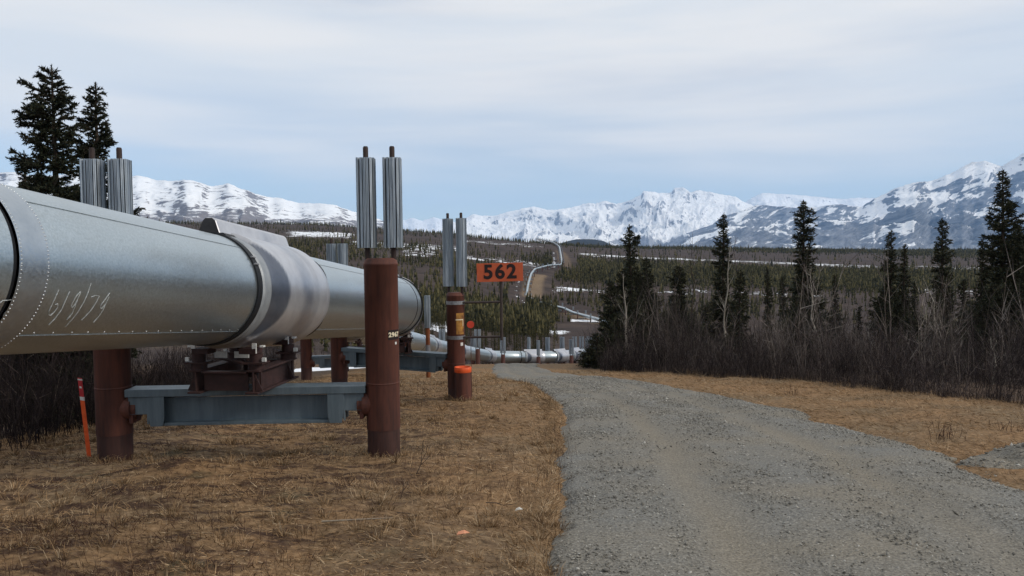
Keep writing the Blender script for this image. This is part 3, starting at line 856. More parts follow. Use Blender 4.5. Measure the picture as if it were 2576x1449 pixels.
M['shroud_shade'] = worn('shroud_shade_tone', (0.095, 0.105, 0.135), (0.13, 0.14, 0.17), 5, 0.5, 0.4, 0.1, 0.05)  # shroud colour with the sun shade of the side crescents put in
def smooth01(t): t = min(max(t, 0), 1); return t * t * (3 - 2 * t)
def saddle(frame, s0, length=2.42, n=160, cowl=True, detail=True):
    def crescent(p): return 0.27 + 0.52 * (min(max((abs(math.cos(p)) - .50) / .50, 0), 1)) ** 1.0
    def fn(s, p, r):
        t = s - s0
        if t < 0.05: return r + 0.014
        if t < 0.25: return r + 0.022 + (0.004 if detail and int(t / 0.035) % 2 else 0)
        c = crescent(p)
        v_ = r + 0.014 + 0.052 * smooth01((t - 0.25) / max(c - 0.25, .03))
        g = 1.55 + 0.12 * abs(math.cos(p))
        v_ += 0.012 * smooth01((t - g) / 0.16)
        v_ = r + .012 + (v_ - r - .012) * (1 - smooth01((t - length + .34) / .30))
        return v_
    ss = [0.0, 0.049, 0.051, 0.08, 0.115, 0.15, 0.185, 0.22, 0.249, 0.251] + [0.251 + (length - .251) * i / 44 for i in range(1, 45)]
    rows = [(s0, PIPE_R - .04)] + [(s0 + s, PIPE_R) for s in ss] + [(s0 + length, PIPE_R - .04)]
    V, F = revolve(frame, rows, n, fn=lambda s, p, r: r if r < PIPE_R else fn(s, p, r))
    me = bpy.data.meshes.new('saddle_shroud'); me.from_pydata(V, [], F)
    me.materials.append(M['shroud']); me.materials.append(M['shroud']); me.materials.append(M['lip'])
    mi = []
    for i in range(len(rows) - 1):
        mi += [2 if (rows[i][0] + rows[i + 1][0]) / 2 - s0 < 0.25 else 0] * n
    shade_w = []  # where the colour carries shade: side crescent, faintly the groove
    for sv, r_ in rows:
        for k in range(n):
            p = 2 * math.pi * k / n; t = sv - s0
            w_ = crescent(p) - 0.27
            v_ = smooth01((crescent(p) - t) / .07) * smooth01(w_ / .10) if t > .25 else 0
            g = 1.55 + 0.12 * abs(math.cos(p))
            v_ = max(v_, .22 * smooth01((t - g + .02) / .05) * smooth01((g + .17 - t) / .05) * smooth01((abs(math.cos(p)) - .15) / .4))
            shade_w.append(v_)
    fattr(me, 'painted_shade', shade_w)
    me.polygons.foreach_set('material_index', mi)
    me.polygons.foreach_set('use_smooth', np.ones(len(F), dtype=bool))
    bm = bmesh.new(); bm.from_mesh(me); bmesh.ops.recalc_face_normals(bm, faces=bm.faces); bm.to_mesh(me); bm.free()
    me.update()
    o = to_local(link('saddle_shroud', me, None, pipe_root), pipe_root)
    if detail:
        ring(frame, s0 - .115, s0 + .002, PIPE_R + .021, 'gasket', 'gasket', o, n)
        for (p0, p1) in ((R(20), R(70)), (R(-82), R(-28)), (R(110), R(160)), (R(208), R(262))):     # gaps at the far end show black only in places
            mb = MB(); V = []; F = []
            m_ = 16
            for i in range(m_ + 1):
                p = p0 + (p1 - p0) * i / m_; w_ = .085 * math.sin(math.pi * i / m_) + .004
                V += [pf(frame, s0 + length + .001, p, PIPE_R + .006), pf(frame, s0 + length + .001 + w_, p, PIPE_R + .008)]
                if i: F.append((2 * i - 2, 2 * i - 1, 2 * i + 1, 2 * i))
            mb.add(V, F)
            to_local(mb.build('gasket_gap', M['gasket'], o), pipe_root)
        # buckle on the strap
        for p in (R(33), R(25)):
            c = pf(frame, s0 - .06, p, PIPE_R + .024); nrm = (pf(frame, s0, p, 1) - pf(frame, s0, p, 0)).normalized()
            rot = Matrix((frame[1], nrm.cross(frame[1]), nrm)).transposed()
            mb = MB(); mb.box(c, (.11, .02, .03), rot)
            to_local(mb.build('buckle', M['clamp'], o), pipe_root)
    if cowl:
        base = PIPE_R + .075
        sec = [(-.16, -.10), (.16, -.10), (.085, .10), (.045, .135), (-.045, .135), (-.085, .10)]
        mb = MB()
        A = pf(frame, s0 - .02, R(90), base); B = pf(frame, s0 + length - .25, R(90), base + .02)
        mb.prism(sec, frame[2], frame[3], (A, B))
        cw = to_local(mb.build('cowl', M['shroud'], o, bevel=.008), pipe_root)
        mb = MB()
        mb.prism([(q[0] * .93, q[1] * .95) for q in sec], frame[2], frame[3], (A - frame[1] * .012, A + frame[1] * .02))
        mb.prism([(-.27, -.115), (.27, -.115), (.2, -.06), (-.2, -.06)], frame[2], frame[3], (A - frame[1] * .03, A + frame[1] * .25))
        to_local(mb.build('end_plate', M['cowl_end'], cw), pipe_root)
    return o

def shoe(frame, s_mid, z_beam, full=True):
    """steel sled under the saddle that slides on the crossbeam (frame along the pipe)"""
    o, a, u, w = frame
    ah = Vector((a.x, a.y, 0)).normalized(); uh = Vector((u.x, u.y, 0)).normalized()
    c = o + a * s_mid
    B = Vector((c.x, c.y, z_beam + .003)); pipe_bot = c.z - PIPE_R - .06
    H = pipe_bot - B.z
    rot = Matrix((uh, ah, Vector((0, 0, 1)))).transposed()
    W, Ln = .39, .58
    root = pipe_root
    def P_(x, y, z): return B + uh * x + ah * y + Vector((0, 0, z))
    mb = MB(); hs = .29
    for sx in (-1, 1):          # I-shaped runners
        mb.box(P_(sx * W, 0, .0125), (.17, 2 * Ln + .2, .025), rot)
        mb.box(P_(sx * W, 0, hs), (.17, 2 * Ln + .1, .025), rot)
        mb.box(P_(sx * W, 0, hs / 2 + .006), (.02, 2 * Ln + .1, hs - .03), rot)
    for sy in (-1, 1):
        mb.box(P_(0, sy * (Ln - .02), hs / 2), (2 * W - .18, .02, hs - .05), rot)
        mb.box(P_(0, sy * (Ln - .02), hs - .02), (2 * W - .18, .14, .022), rot)
    sh = to_local(mb.build('shoe', M['shoe'], root, bevel=.003), root)
    for sx in (-1, 1):
        for sy in (-1, 1):
            mb = MB()
            x, y = sx * W, sy * (Ln - .06)
            mb.tube(P_(x, y, hs + .013), P_(x, y, hs + .10), .105, .105, 14)
            mb.box(P_(x, y, hs + .10), (.27, .25, .022), rot)
            mb.tube(P_(x, y, hs + .11), P_(x, y, H - .03), .085, .085, 14)
            if full:
                mb.box(P_(x + sx * .06, y, hs / 2), (.022, .05, hs - .03), rot)
                mb.prism([(0, .03), (.10, .03), (0, hs - .05)], uh * sx, Vector((0, 0, 1)), (P_(x + sx * .02, y - .085, 0), P_(x + sx * .02, y - .07, 0)))
            mb.box(P_(x * .82, y, H + .01), (.22, .22, .07), rot)
            lg = to_local(mb.build('shoe_leg', M['shoe'], sh), root)
            if full:
                for c_, z_s in ((P_(x + sx * .02, y - .09, H + .05), (.055, .02, .13)), (P_(x + sx * .10, y - .02, H + .07), (.05, .06, .022)), (P_(x + sx * .13, y - .05, H - .10), (.05, .03, .05))):
                    mb = MB(); mb.box(c_, z_s, rot)
                    to_local(mb.build('clamp_plate', M['plate_white'], sh), root)
    if full:
        for x in (-.21, .08):
            mb = MB(); mb.box(P_(x, -.28, H - .075), (.17 if x < 0 else .20, .015, .085), rot)
            to_local(mb.build('slide_plate', M['plate_white'], sh), root)
        mb = MB()
        mb.box(P_(-.14, -.1, hs + .06), (.34, .10, .02), rot @ Matrix.Rotation(R(12), 3, 'Y'))
        mb.tube(P_(.0, .1, hs), P_(.0, .1, H - .12), .06, .05, 10)
        to_local(mb.build('centre_block', M['shoe'], sh), root)

# straight near part
section(near_frame, SY(-9), SY(5.50))
ring(near_frame, SY(5.50), SY(5.545), PIPE_R - .012, 'gasket', 'gasket')
bandp = section(near_frame, SY(5.545), SY(5.85), PIPE_R + .010, 'joint_band', 'band', seam=False, m=2)
rivets(near_frame, [(SY(5.565), p) for p in np.arange(0, 6.28, .042)], PIPE_R + .010, .0065, bandp)
rivets(near_frame, [(SY(5.835), p) for p in np.arange(0, 6.28, .042)], PIPE_R + .010, .0065, bandp)
secB = section(near_frame, SY(5.85), SY(9.42))
rivets(near_frame, [(SY(y) + random.uniform(-.01, .01), R(-47.6)) for y in np.arange(6.0, 9.38, .21)], PIPE_R, .0075, secB)
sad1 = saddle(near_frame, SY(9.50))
secC = section(near_frame, SY(9.50) + 2.40, SY(18.12), m=14)
rivets(near_frame, [(SY(y), R(-47.6)) for y in np.arange(12.1, 17.9, .25)], PIPE_R, .006, secC)
bu_ = Vector((BD.y, -BD.x, 0)).normalized(); bend_frame = (line_pt(END1), BD, bu_, bu_.cross(BD))
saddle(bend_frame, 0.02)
ring(near_frame, SY(17.72), SY(17.77), PIPE_R + .004, 'gasket', 'gasket')

# chalk date on the jacket
def on_pipe(x, y, extra=0.001):
    d = (px(x, y, 1.0) - Vector((0, 0, EYE))).normalized(); o = Vector((0, 0, EYE)) - line_pt(0)
    dp = d - AX * d.dot(AX); op = o - AX * o.dot(AX)
    A = dp.dot(dp); B = 2 * dp.dot(op); C = op.dot(op) - (PIPE_R + extra) ** 2
    t = (-B - math.sqrt(max(B * B - 4 * A * C, 0))) / (2 * A)
    return Vector((0, 0, EYE)) + d * t
def chalk(strokes, rad=.0035):
    mb = MB()
    for s in strokes:
        pts = []
        for (x0, y0), (x1, y1) in zip(s[:-1], s[1:]):
            for k in range(4): pts.append((x0 + (x1 - x0) * k / 4, y0 + (y1 - y0) * k / 4))
        pts.append(s[-1])
        q = [on_pipe(zx * 460 / 2576 / 1.5652, (1100 + zy * 240 / 1344) / 1.5652) for zx, zy in pts]
        mb.path(q, [rad * random.uniform(.55, 1.15) for _ in q], 5)
    o = to_local(mb.build('chalk_date', M['chalk'], pipe_root), pipe_root)
    return o
co = chalk([[(1300, 230), (1230, 380), (1150, 560), (1080, 700), (1070, 780), (1110, 800), (1200, 720), (1270, 620), (1275, 540), (1215, 560)],
       [(1540, 260), (1450, 460), (1350, 680), (1210, 870), (1070, 1010)],
       [(1780, 270), (1690, 360), (1610, 500), (1570, 600), (1590, 630), (1650, 560), (1720, 420), (1780, 290)], [(1720, 420), (1650, 620), (1590, 760), (1475, 895)],
       [(2010, 80), (1940, 300), (1850, 500), (1720, 720), (1580, 900), (1450, 1040)],
       [(2010, 390), (2100, 360), (2190, 370), (2130, 500), (2010, 680), (1900, 800), (1800, 900)],
       [(2420, 300), (2330, 430), (2230, 560), (2210, 640), (2250, 640), (2330, 540), (2410, 380)], [(2330, 540), (2270, 680), (2180, 820), (2060, 950)]])
co['label'] = 'chalked date 6/9/79 on the pipe jacket'
co = chalk([[(0, 520), (60, 470), (180, 460), (310, 440), (360, 340)], [(310, 480), (220, 620), (110, 740), (70, 800)]])
co.name = 'chalk_mark'

# the rest of the pipe, bent along its path, in lengths with joint bands
acc = 0.0; cur = [pipe_path[0]]; lens = []
joints = []
far_pipe = []
for a, b in zip(pipe_path[:-1], pipe_path[1:]):
    acc += (b - a).length; cur.append(b)
    lim = 5.5 if b.y < 120 else (11 if b.y < 320 else 45)
    if acc >= lim:
        far_pipe.append(cur); joints.append((b, (b - a).normalized())); cur = [b]; acc = 0
if len(cur) > 1: far_pipe.append(cur)
for q in far_pipe:
    if len(q) < 2: continue
    mb = MB(); mb.path(q, PIPE_R, 40 if q[0].y < 120 else 20, caps=False)
    to_local(mb.build('pipe_section', M['jacket'], pipe_root), pipe_root)
for b, d in joints:
    if b.y > 320: continue
    mb = MB()
    if b.y < 120: mb.rings([(b - d * .05, PIPE_R - .02), (b - d * .05, PIPE_R + .006), (b + d * .05, PIPE_R + .006), (b + d * .05, PIPE_R - .02)], d, 40, caps=False, smooth=False)
    else: mb.rings([(b - d * .15, PIPE_R), (b - d * .15, PIPE_R + .05), (b + d * .15, PIPE_R + .05), (b + d * .15, PIPE_R)], d, 20, caps=False)
    to_local(mb.build('joint_ring', M['gasket'] if b.y < 120 else M['band'], pipe_root), pipe_root)

# ------------------------------------------------------------------ pipe supports
def fin_sleeve(tube_part, x, y, z0, z1, rad=.126, n=18, name='fins', mat=None):
    mb = MB()
    for k in range(n):
        a = 2 * math.pi * k / n + .09
        d = Vector((math.cos(a), math.sin(a), 0)); t = Vector((-d.y, d.x, 0))
        r1 = rad * (1.0 / max(abs(math.cos(a)), abs(math.sin(a)))) * .92 if True else rad
        r1 = min(r1, rad * 1.22)
        w0, w1 = .007, .005
        c = Vector((x, y, 0))
        P_ = [c + d * .03 - t * w0, c + d * r1 - t * w1, c + d * r1 + t * w1, c + d * .03 + t * w0]
        mb.add([p + Vector((0, 0, z0)) for p in P_] + [p + Vector((0, 0, z1)) for p in P_],
               [(3, 2, 1, 0), (4, 5, 6, 7), (0, 1, 5, 4), (1, 2, 6, 5), (2, 3, 7, 6), (3, 0, 4, 7)])
        # end flange of the fin
        e = c + d * r1
        P_ = [e - t * .017 - d * .004, e + t * .017 - d * .004, e + t * .017, e - t * .017]
        mb.add([p + Vector((0, 0, z0)) for p in P_] + [p + Vector((0, 0, z1)) for p in P_],
               [(3, 2, 1, 0), (4, 5, 6, 7), (0, 1, 5, 4), (1, 2, 6, 5), (2, 3, 7, 6), (3, 0, 4, 7)])
    return mb.build(name, mat or M['fin'], tube_part)

def fin_box(tube_part, x, y, z0, z1, rad=.14):
    mb = MB()
    prof = []
    for k in range(16):
        a = 2 * math.pi * k / 16; r = rad * (1.12 if k % 2 else .80)
        prof.append((math.cos(a) * r, math.sin(a) * r))
    mb.prism(prof, (1, 0, 0), (0, 1, 0), (Vector((x, y, z0)), Vector((x, y, z1))))
    return mb.build('fins', M['fin'], tube_part)

def heat_pipe(root, x, y, z_in, z0, z1, ztop, full=True, rad=.126):
    mb = MB()
    if full:
        mb.rings([(Vector((x, y, z_in)), .036), (Vector((x, y, ztop - .02)), .036), (Vector((x, y, ztop)), .028)], (0, 0, 1), 12)
    else:
        mb.tube((x, y, z_in), (x, y, ztop), .04, .04, 6)
    t = mb.build('heat_pipe', M['tube'], root)
    (fin_sleeve if full else fin_box)(t, x, y, z0, z1, rad)
    return t

def post(root, x, zb, zt, r=.229, full=True, seam=.42):
    n = 40 if full else 14
    mb = MB()
    if full:
        mb.rings([(Vector((x, 0, seam)), r), (Vector((x, 0, zt - .10)), r), (Vector((x, 0, zt - .095)), r + .006), (Vector((x, 0, zt - .07)), r + .006),
                  (Vector((x, 0, zt - .065)), r), (Vector((x, 0, zt - .03)), r * .96), (Vector((x, 0, zt)), r * .78)], (0, 0, 1), n)
    else:
        mb.rings([(Vector((x, 0, zb)), r), (Vector((x, 0, zt - .05)), r), (Vector((x, 0, zt)), r * .85)], (0, 0, 1), n)
    p = mb.build('post', M['rust'], root)
    if full:
        mb = MB(); mb.tube((x, 0, zb), (x, 0, seam), r * .965, r * .965, n)
        mb.build('lower_sleeve', M['rust_low'], p)
        mb = MB(); mb.rings([(Vector((x, 0, z)), rr) for z, rr in ((seam + .62, r), (seam + .625, r + .005), (seam + .64, r + .005), (seam + .645, r))], (0, 0, 1), n, caps=False)
        mb.build('weld_seam', M['rust'], p)
    return p

def crossbeam(root, half, zt, depth=.50, full=True):
    """deep girder with shallow ends; x runs from post to post"""
    L = half - .26
    mb = MB()
    if full:
        mb.box((0, 0, zt - .05), (2 * L + .08, .34, .10))
        mb.box((0, 0, zt - depth / 2 - .06), (2 * (L - .33), .05, depth - .16))
        mb.box((0, 0, zt - depth + .02), (2 * (L - .36), .28, .04))
        mb.box((0, 0, zt - .105 - .003), (2 * (L - .4), .20, .012))
        b = mb.build('crossbeam', M['beam'], root, bevel=.004)
        for sx in (-1, 1):
            mb = MB()           # curved stiffener plates
            for sy in (-1, 1):
                prof = [(-.11, -.10), (.11, -.10), (.11, -depth + .10), (.085, -depth), (-.075, -depth), (-.095, -depth + .10), (-.11, -.25)]
                mb.prism([(p[0] * -sx, p[1]) for p in prof], (1, 0, 0), (0, 0, 1), (Vector((sx * (L - .36), sy * .160, zt)), Vector((sx * (L - .36), sy * .145, zt))))
                mb.box((sx * (L - .25), sy * .10, zt - .29), (.02, .10, .36))
            mb.build('stiffener', M['beam'], b)
            mb = MB()
            mb.box((sx * (L - .12), 0, zt - .222), (.265, .27, .24))
            mb.build('end_box', M['beam'], b, bevel=.006)
    else:
        mb.box((0, 0, zt - .04), (2 * L + .08, .32, .08)); mb.box((0, 0, zt - .27), (2 * L - .6, .14, .38))
        b = mb.build('crossbeam', M['beam'], root)
    return b

def bracket(root, sx, half, z):
    mb = MB()
    x0 = sx * (half - .18); x1 = sx * (half - .34)
    mb.tube((sx * half, 0, z), (x0 - sx * .09, 0, z), .175, .175, 28)
    mb.tube((x0 - sx * .05, 0, z), (x1, 0, z), .15, .15, 24)
    mb.box((sx * (half - .28), 0, z - .02), (.05, .26, .34))
    return mb.build('bracket', M['rust'], root)

def support(name, label, A, B, zt_post, zt_beam, fins, full=True, group='pipe supports', ext=.7, beam=True, left=None, gap=.178, frad=.126):
    """posts at plan points A (left) and B (right); heights above the ground between them; fins = (z0, z1, top)"""
    A = Vector(A); B = Vector(B)
    c = (A + B) / 2; half = (B - A).length / 2
    rz = math.atan2(B.y - A.y, B.x - A.x)
    root = empty(name, (c.x, c.y, gz(c.x, c.y)), rz)
    tag(root, label, 'pipe support', group)
    for sx in (-1, 1):
        zp, fi = left if (left and sx < 0) else (zt_post, fins)
        post(root, sx * half, -ext, zp, full=full)
        if beam: bracket(root, sx, half, zt_beam - .27) if full else None
        for k in (-1, 1):
            heat_pipe(root, sx * half + k * gap, 0, zp - .12, *fi, full=full, rad=frad)
    if beam: crossbeam(root, half, zt_beam, full=full)
    return root

G1 = gz(-3.6, 10.42)
s1_beam = EYE - 1.755 - G1
S1 = support('pipe_support', 'nearest pipe support with tall finned tubes and a number plate', (-5.42, 10.35), (-1.79, 10.5), EYE - 0.03 - G1, s1_beam,
             (EYE + .11 - G1, EYE + 1.325 - G1, EYE + 1.485 - G1))
shoe(near_frame, SY(10.45), EYE - 1.755)
G2 = gz(-3.15, 20.5)
S2 = support('pipe_support', 'second pipe support carrying the 562 sign and a yellow sticker', (-4.86, 21.4), (-1.45, 19.6), EYE - .95 - G2, EYE - 2.53 - G2,
             (EYE - .80 - G2, EYE + .93 - G2, EYE + 1.07 - G2),
             left=(EYE - 1.52 - G2, (EYE - 1.38 - G2, EYE + .35 - G2, EYE + .50 - G2)), gap=.20, frad=.113)
shoe(bend_frame, 2.2, EYE - 2.53)
def path_at(yq, lo=0):
    best = min(range(1, len(pipe_path) - 1), key=lambda i: abs(pipe_path[i].y - yq))
    p = pipe_path[best]; t = (pipe_path[best + 1] - pipe_path[best - 1]).normalized()
    return p, t
def far_support(p, t, label, half=1.75, up=.62, fin=2.0, full=False, group='pipe supports', saddle_=False, shoe_=False, name='pipe_support'):
    u = Vector((t.y, -t.x, 0)).normalized()
    A = p - u * half; B = p + u * half
    g = gz(p.x, p.y)
    zb = p.z - PIPE_R - .62 - g
    r = support(name, label, (A.x, A.y), (B.x, B.y), max(p.z + up - g, 1.2), zb, (p.z + up + .14 - g, p.z + up + .14 + fin - g, p.z + up + .28 + fin - g), full=full, group=group, ext=1.4)
    fr = (p, t, u, u.cross(t) if u.cross(t).z > 0 else t.cross(u))
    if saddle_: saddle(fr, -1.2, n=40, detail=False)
    if shoe_: shoe(fr, 0, p.z - PIPE_R - .62, full=False)
    return r
p, t = path_at(31.3)
far_support(p, t, 'third pipe support, its left post seen under the near pipe', fin=1.2, full=True, saddle_=True, shoe_=True)
p, t = path_at(43)
far_support(p, t, 'fourth pipe support, low behind the nearest crossbeam', fin=1.2, full=True, saddle_=True, shoe_=True)
words = ['first', 'second', 'third', 'fourth', 'fifth', 'sixth', 'seventh', 'eighth', 'ninth', 'tenth']
acc = 0; k = 0; low = []
i = next(i for i, q in enumerate(pipe_path) if q.y > 55)
last = pipe_path[i]
want = [(-6.0, 62.0), (-4.2, 73), (-2.1, 84.0), (2.5, 88.3), (5.6, 90.2), (7.6, 93.2), (9.6, 98.5), (11.4, 106.0), (13.4, 117.0), (15.8, 131)]
for k, (wx, wy) in enumerate(want):
    j = min(range(1, len(pipe_path) - 1), key=lambda q: (pipe_path[q].x - wx) ** 2 + (pipe_path[q].y - wy) ** 2)
    p = pipe_path[j]; t = (pipe_path[j + 1] - pipe_path[j - 1]).normalized()
    far_support(p, t, words[k] + ' support from the left along the lower pipe beyond the crest', up=.25, fin=1.75, saddle_=True, shoe_=k < 6, group='supports of the lower pipe')
# supports of the valley part: one kind copied along the path
proto = None; acc = 0; cnt = 0
for a, b in zip(pipe_path[:-1], pipe_path[1:]):
    acc += (b - a).length
    if b.y < 285: acc = 0; continue
    if acc > (16 if b.y < 420 else 18):
        acc = 0; p = b; t = (b - a).normalized()
        if proto is None:
            proto = far_support(p, t, 'first support from the right on the pipe crossing the valley', half=1.8, up=.35, fin=1.5, group='supports across the valley'); base = p.z - proto.location.z
        else:
            c = copy_tree(proto); c.location = (p.x, p.y, p.z - base); c.rotation_euler.z = math.atan2(-t.x, t.y)
            c['label'] = (words[cnt] + ' support from the right on the pipe crossing the valley') if cnt < 10 else 'tiny far support under the pipe climbing the opposite slope'
        cnt += 1

# number plate wrapped on the near right post, mile sign and small markers
def text_mesh(body, size, depth=.004, offset=0.0, spacing=1.0):
    cu = bpy.data.curves.new('lettering', 'FONT'); cu.body = body; cu.size = size; cu.extrude = depth; cu.offset = offset
    cu.space_character = spacing; cu.align_x = 'CENTER'; cu.align_y = 'CENTER'; cu.resolution_u = 6
    o = bpy.data.objects.new('lettering', cu); col.objects.link(o)
    dg = bpy.context.evaluated_depsgraph_get()
    me = bpy.data.meshes.new_from_object(o.evaluated_get(dg)); bpy.data.objects.remove(o); bpy.data.curves.remove(cu)
    return me
def curved_plate(x, r, phi0, phi1, z0, z1, th=.004, n=16):
    mb = MB(); V = []; F = []
    for i in range(n + 1):
        p = phi0 + (phi1 - phi0) * i / n
        for rr, z in ((r, z0), (r + th, z0), (r + th, z1), (r, z1)): V.append((x + rr * math.cos(p), rr * math.sin(p), z))
    for i in range(n):
        for k in range(4): F.append((i * 4 + k, i * 4 + (k + 1) % 4, i * 4 + 4 + (k + 1) % 4, i * 4 + 4 + k))
    F += [(3, 2, 1, 0), (n * 4, n * 4 + 1, n * 4 + 2, n * 4 + 3)]
    mb.add(V, F); return mb
def wrap_text(me, x, r, phi_c, zc):
    for v in me.vertices:
        p = phi_c + v.co.x / r; rr = r + max(v.co.z, 0)
        v.co = Vector((x + rr * math.cos(p), rr * math.sin(p), zc + v.co.y))
    return me
h1 = (Vector((-1.79, 10.5)) - Vector((-5.42, 10.35))).length / 2
zc = (EYE - (844 - 643) / FPX * 10.27) - G1
pc = R(-38)
pl = curved_plate(h1, .229, pc - .42, pc + .42, zc - .066, zc + .066).build('number_plate', M['black_paint'], S1)
pl['label'] = 'black number plate reading 2967'
me = wrap_text(text_mesh('2967', .085, .003, .0035, 1.12), h1, .2335, pc, zc)
link('digits', me, M['cream'], pl)
curved_plate(h1, .229, pc + .06, pc + .20, zc - .135, zc - .10).build('small_tag', M['plate_white'], S1)

h2 = (Vector((-1.45, 19.6)) - Vector((-4.86, 21.4))).length / 2
rz2 = math.atan2(19.6 - 21.4, -1.45 + 4.86)
ph2 = R(-90) - rz2 + R(28)        # facing the road
z_ = lambda y, d=19.4: EYE - (y - 641.5) / FPX * d - G2
yl = curved_plate(h2, .229, ph2 - .35, ph2 + .62, z_(842), z_(788)).build('sticker', M['yellow'], S2)
yl['label'] = 'torn faded yellow sticker on the post'
mb = curved_plate(h2, .2335, ph2 - .42, ph2 + .50, z_(806), z_(803.5)); q = curved_plate(h2, .2335, ph2 + .43, ph2 + .50, z_(822), z_(803.5)); mb.add(q.v, q.f)
mb.build('pale_stripe', M['cream'], yl)
curved_plate(h2, .229, ph2 + .12, ph2 + .46, z_(871), z_(863)).build('small_tag', M['plate_white'], S2)

# milepost sign clamped to the second support
sd = 19.42
sroot = empty('mile_sign', (px(1262, 850, sd).x, sd, px(1262, 852, sd).z))
tag(sroot, 'orange red board reading 562 on a dark pole bracketed to a post', 'sign')
SZ = lambda y: EYE - (y - 640.5) / FPX * sd
O = Vector(sroot.location)
def L3(x, z, y=0): return Vector((x, y, z))
pw = .037
mb = MB(); mb.tube((0, 0, -.04), (0, 0, SZ(706) - O.z + .30), pw, pw, 16); mb.build('pole', M['pole'], sroot)
vx = -1.45 - O.x; vy = 19.6 - O.y
for y_, nm in ((760, 'arm'), (848, 'arm')):
    z = SZ(y_) - O.z
    mb = MB(); mb.tube((vx + .17, vy - .12, z - .012), (0, 0, z + .004), .030, .030, 14); ar = mb.build('arm', M['pole'], sroot)
    mb = MB()
    V = []; F = []
    n = 28
    for i in range(n + 1):
        p = 2 * math.pi * i / n
        for rr, dz in ((.231, -.045), (.240, -.045), (.240, .045), (.231, .045)): V.append((vx + rr * math.cos(p), vy + rr * math.sin(p), z - .012 + dz))
    for i in range(n):
        for k in range(4): F.append((i * 4 + k, i * 4 + (k + 1) % 4, i * 4 + 4 + (k + 1) % 4, i * 4 + 4 + k))
    mb.add(V, F); mb.build('clamp', M['clamp'], ar)
bw, bh = 116 / FPX * sd, 46.5 / FPX * sd
bc = Vector(((1259.5 - 1262) / FPX * sd, -.05, SZ(685) - O.z))
rt = Matrix.Rotation(R(0.9), 3, 'Y').inverted()
mb = MB(); mb.box(bc, (bw, .012, bh), rt); bd = mb.build('board', M['sign'], sroot, bevel=.003)
me = text_mesh('562', .50, .003, .017, 1.18)
for v in me.vertices:
    q = rt @ Vector((v.co.x * 1.0, -v.co.z - .0095, v.co.y * .98)); v.co = q + bc
link('digits', me, M['black_paint'], bd)

# short capped stub and red disc beside the second support
st = px(1165.5, 1010, 19.1)
stub = empty('pipe_stub', (st.x, st.y, gz(st.x, st.y)))
tag(stub, 'short rusty pipe stub with an orange painted rim', 'pipe stub')
zt = EYE - (924 - 641.3) / FPX * 19.1 - stub.location.z
mb = MB(); mb.tube((0, 0, -.4), (0, 0, zt - .13), .208, .208, 36); mb.build('body', M['rust'], stub)
mb = MB(); mb.rings([(Vector((0, 0, zt - .13)), .209), (Vector((0, 0, zt - .125)), .213), (Vector((0, 0, zt - .004)), .213), (Vector((0, 0, zt)), .209), (Vector((0, 0, zt)), .19), (Vector((0, 0, zt - .08)), .188)], (0, 0, 1), 36)
mb.build('rim', M['orange'], stub)
dp = px(1186.5, 940, 19.2)
dm_ = empty('disc_marker', (dp.x, dp.y, gz(dp.x, dp.y)))
tag(dm_, 'small red disc on a thin rod beside the orange rimmed stub', 'marker')
zd = EYE - (817 - 641.2) / FPX * 19.2 - dm_.location.z
mb = MB(); mb.tube((0, 0, -.2), (-.012, 0, zd - .05), .007, .007, 8); mb.build('rod', M['rust'], dm_)
mb = MB(); mb.tube((-.012, -.008, zd), (-.012, .008, zd), .092, .092, 28); mb.build('disc', M['disc'], dm_)

# lone finned tube behind the second support
fp = px(1078, 955, 30.0)
lone = empty('finned_tube', (fp.x, fp.y, gz(fp.x, fp.y)))
tag(lone, 'lone thin rusty tube with fins on top behind the second crossbeam', 'heat pipe')
ft = EYE - (824 - 642) / FPX * 30 - lone.location.z; fm = EYE - (868 - 642) / FPX * 30 - lone.location.z
mb = MB(); mb.tube((0, 0, -.4), (0, 0, .35), .088, .088, 18); mb.tube((0, 0, fm), (0, 0, ft), .086, .086, 18); lt = mb.build('rusty_tube', M['rusty_tube'], lone)
mb = MB(); mb.tube((0, 0, .35), (0, 0, fm), .094, .094, 18); mb.build('grey_collar', M['grey_tube'], lt)
fin_sleeve(lt, 0, 0, ft - .01, ft + 1.25, .118)

# fibreglass line marker at the left
mk0 = px(226, 1140, 10.7); mk1 = px(201, 951, 10.7)
mk = empty('marker_post', (mk0.x, mk0.y, gz(mk0.x, mk0.y)))
tag(mk, 'thin leaning orange marker post with a dark red top at left', 'marker')
d0 = Vector((0, 0, -.12)); d1 = mk1 - Vector(mk.location)
def slab(z0, z1, w, name, mat, parent, grow=0.0):
    ax = (d1 - d0).normalized(); side = Vector((1, 0, -.15)).normalized(); nrm = ax.cross(side).normalized()
    mb = MB(); a = d0 + (d1 - d0) * z0; b = d0 + (d1 - d0) * z1
    q = [(-w / 2, -.006 - grow), (-w / 4, -.010 - grow), (w / 4, -.010 - grow), (w / 2, -.006 - grow), (w / 2, .0 + grow), (-w / 2, .0 + grow)]
    mb.prism(q, side, nrm, (a, b)); return mb.build(name, mat, parent)
body = slab(0, .745, .060, 'lower_strip', M['orange'], mk)
slab(.745, 1.0, .060, 'upper_strip', M['red'], mk)
slab(.745, .785, .062, 'reflective_band', M['plate_white'], mk, .0015)
slab(.975, .99, .062, 'reflective_band', M['plate_white'], mk, .0015)
slab(.885, .905, .03, 'label_patch', M['plate_white'], mk, .0055)

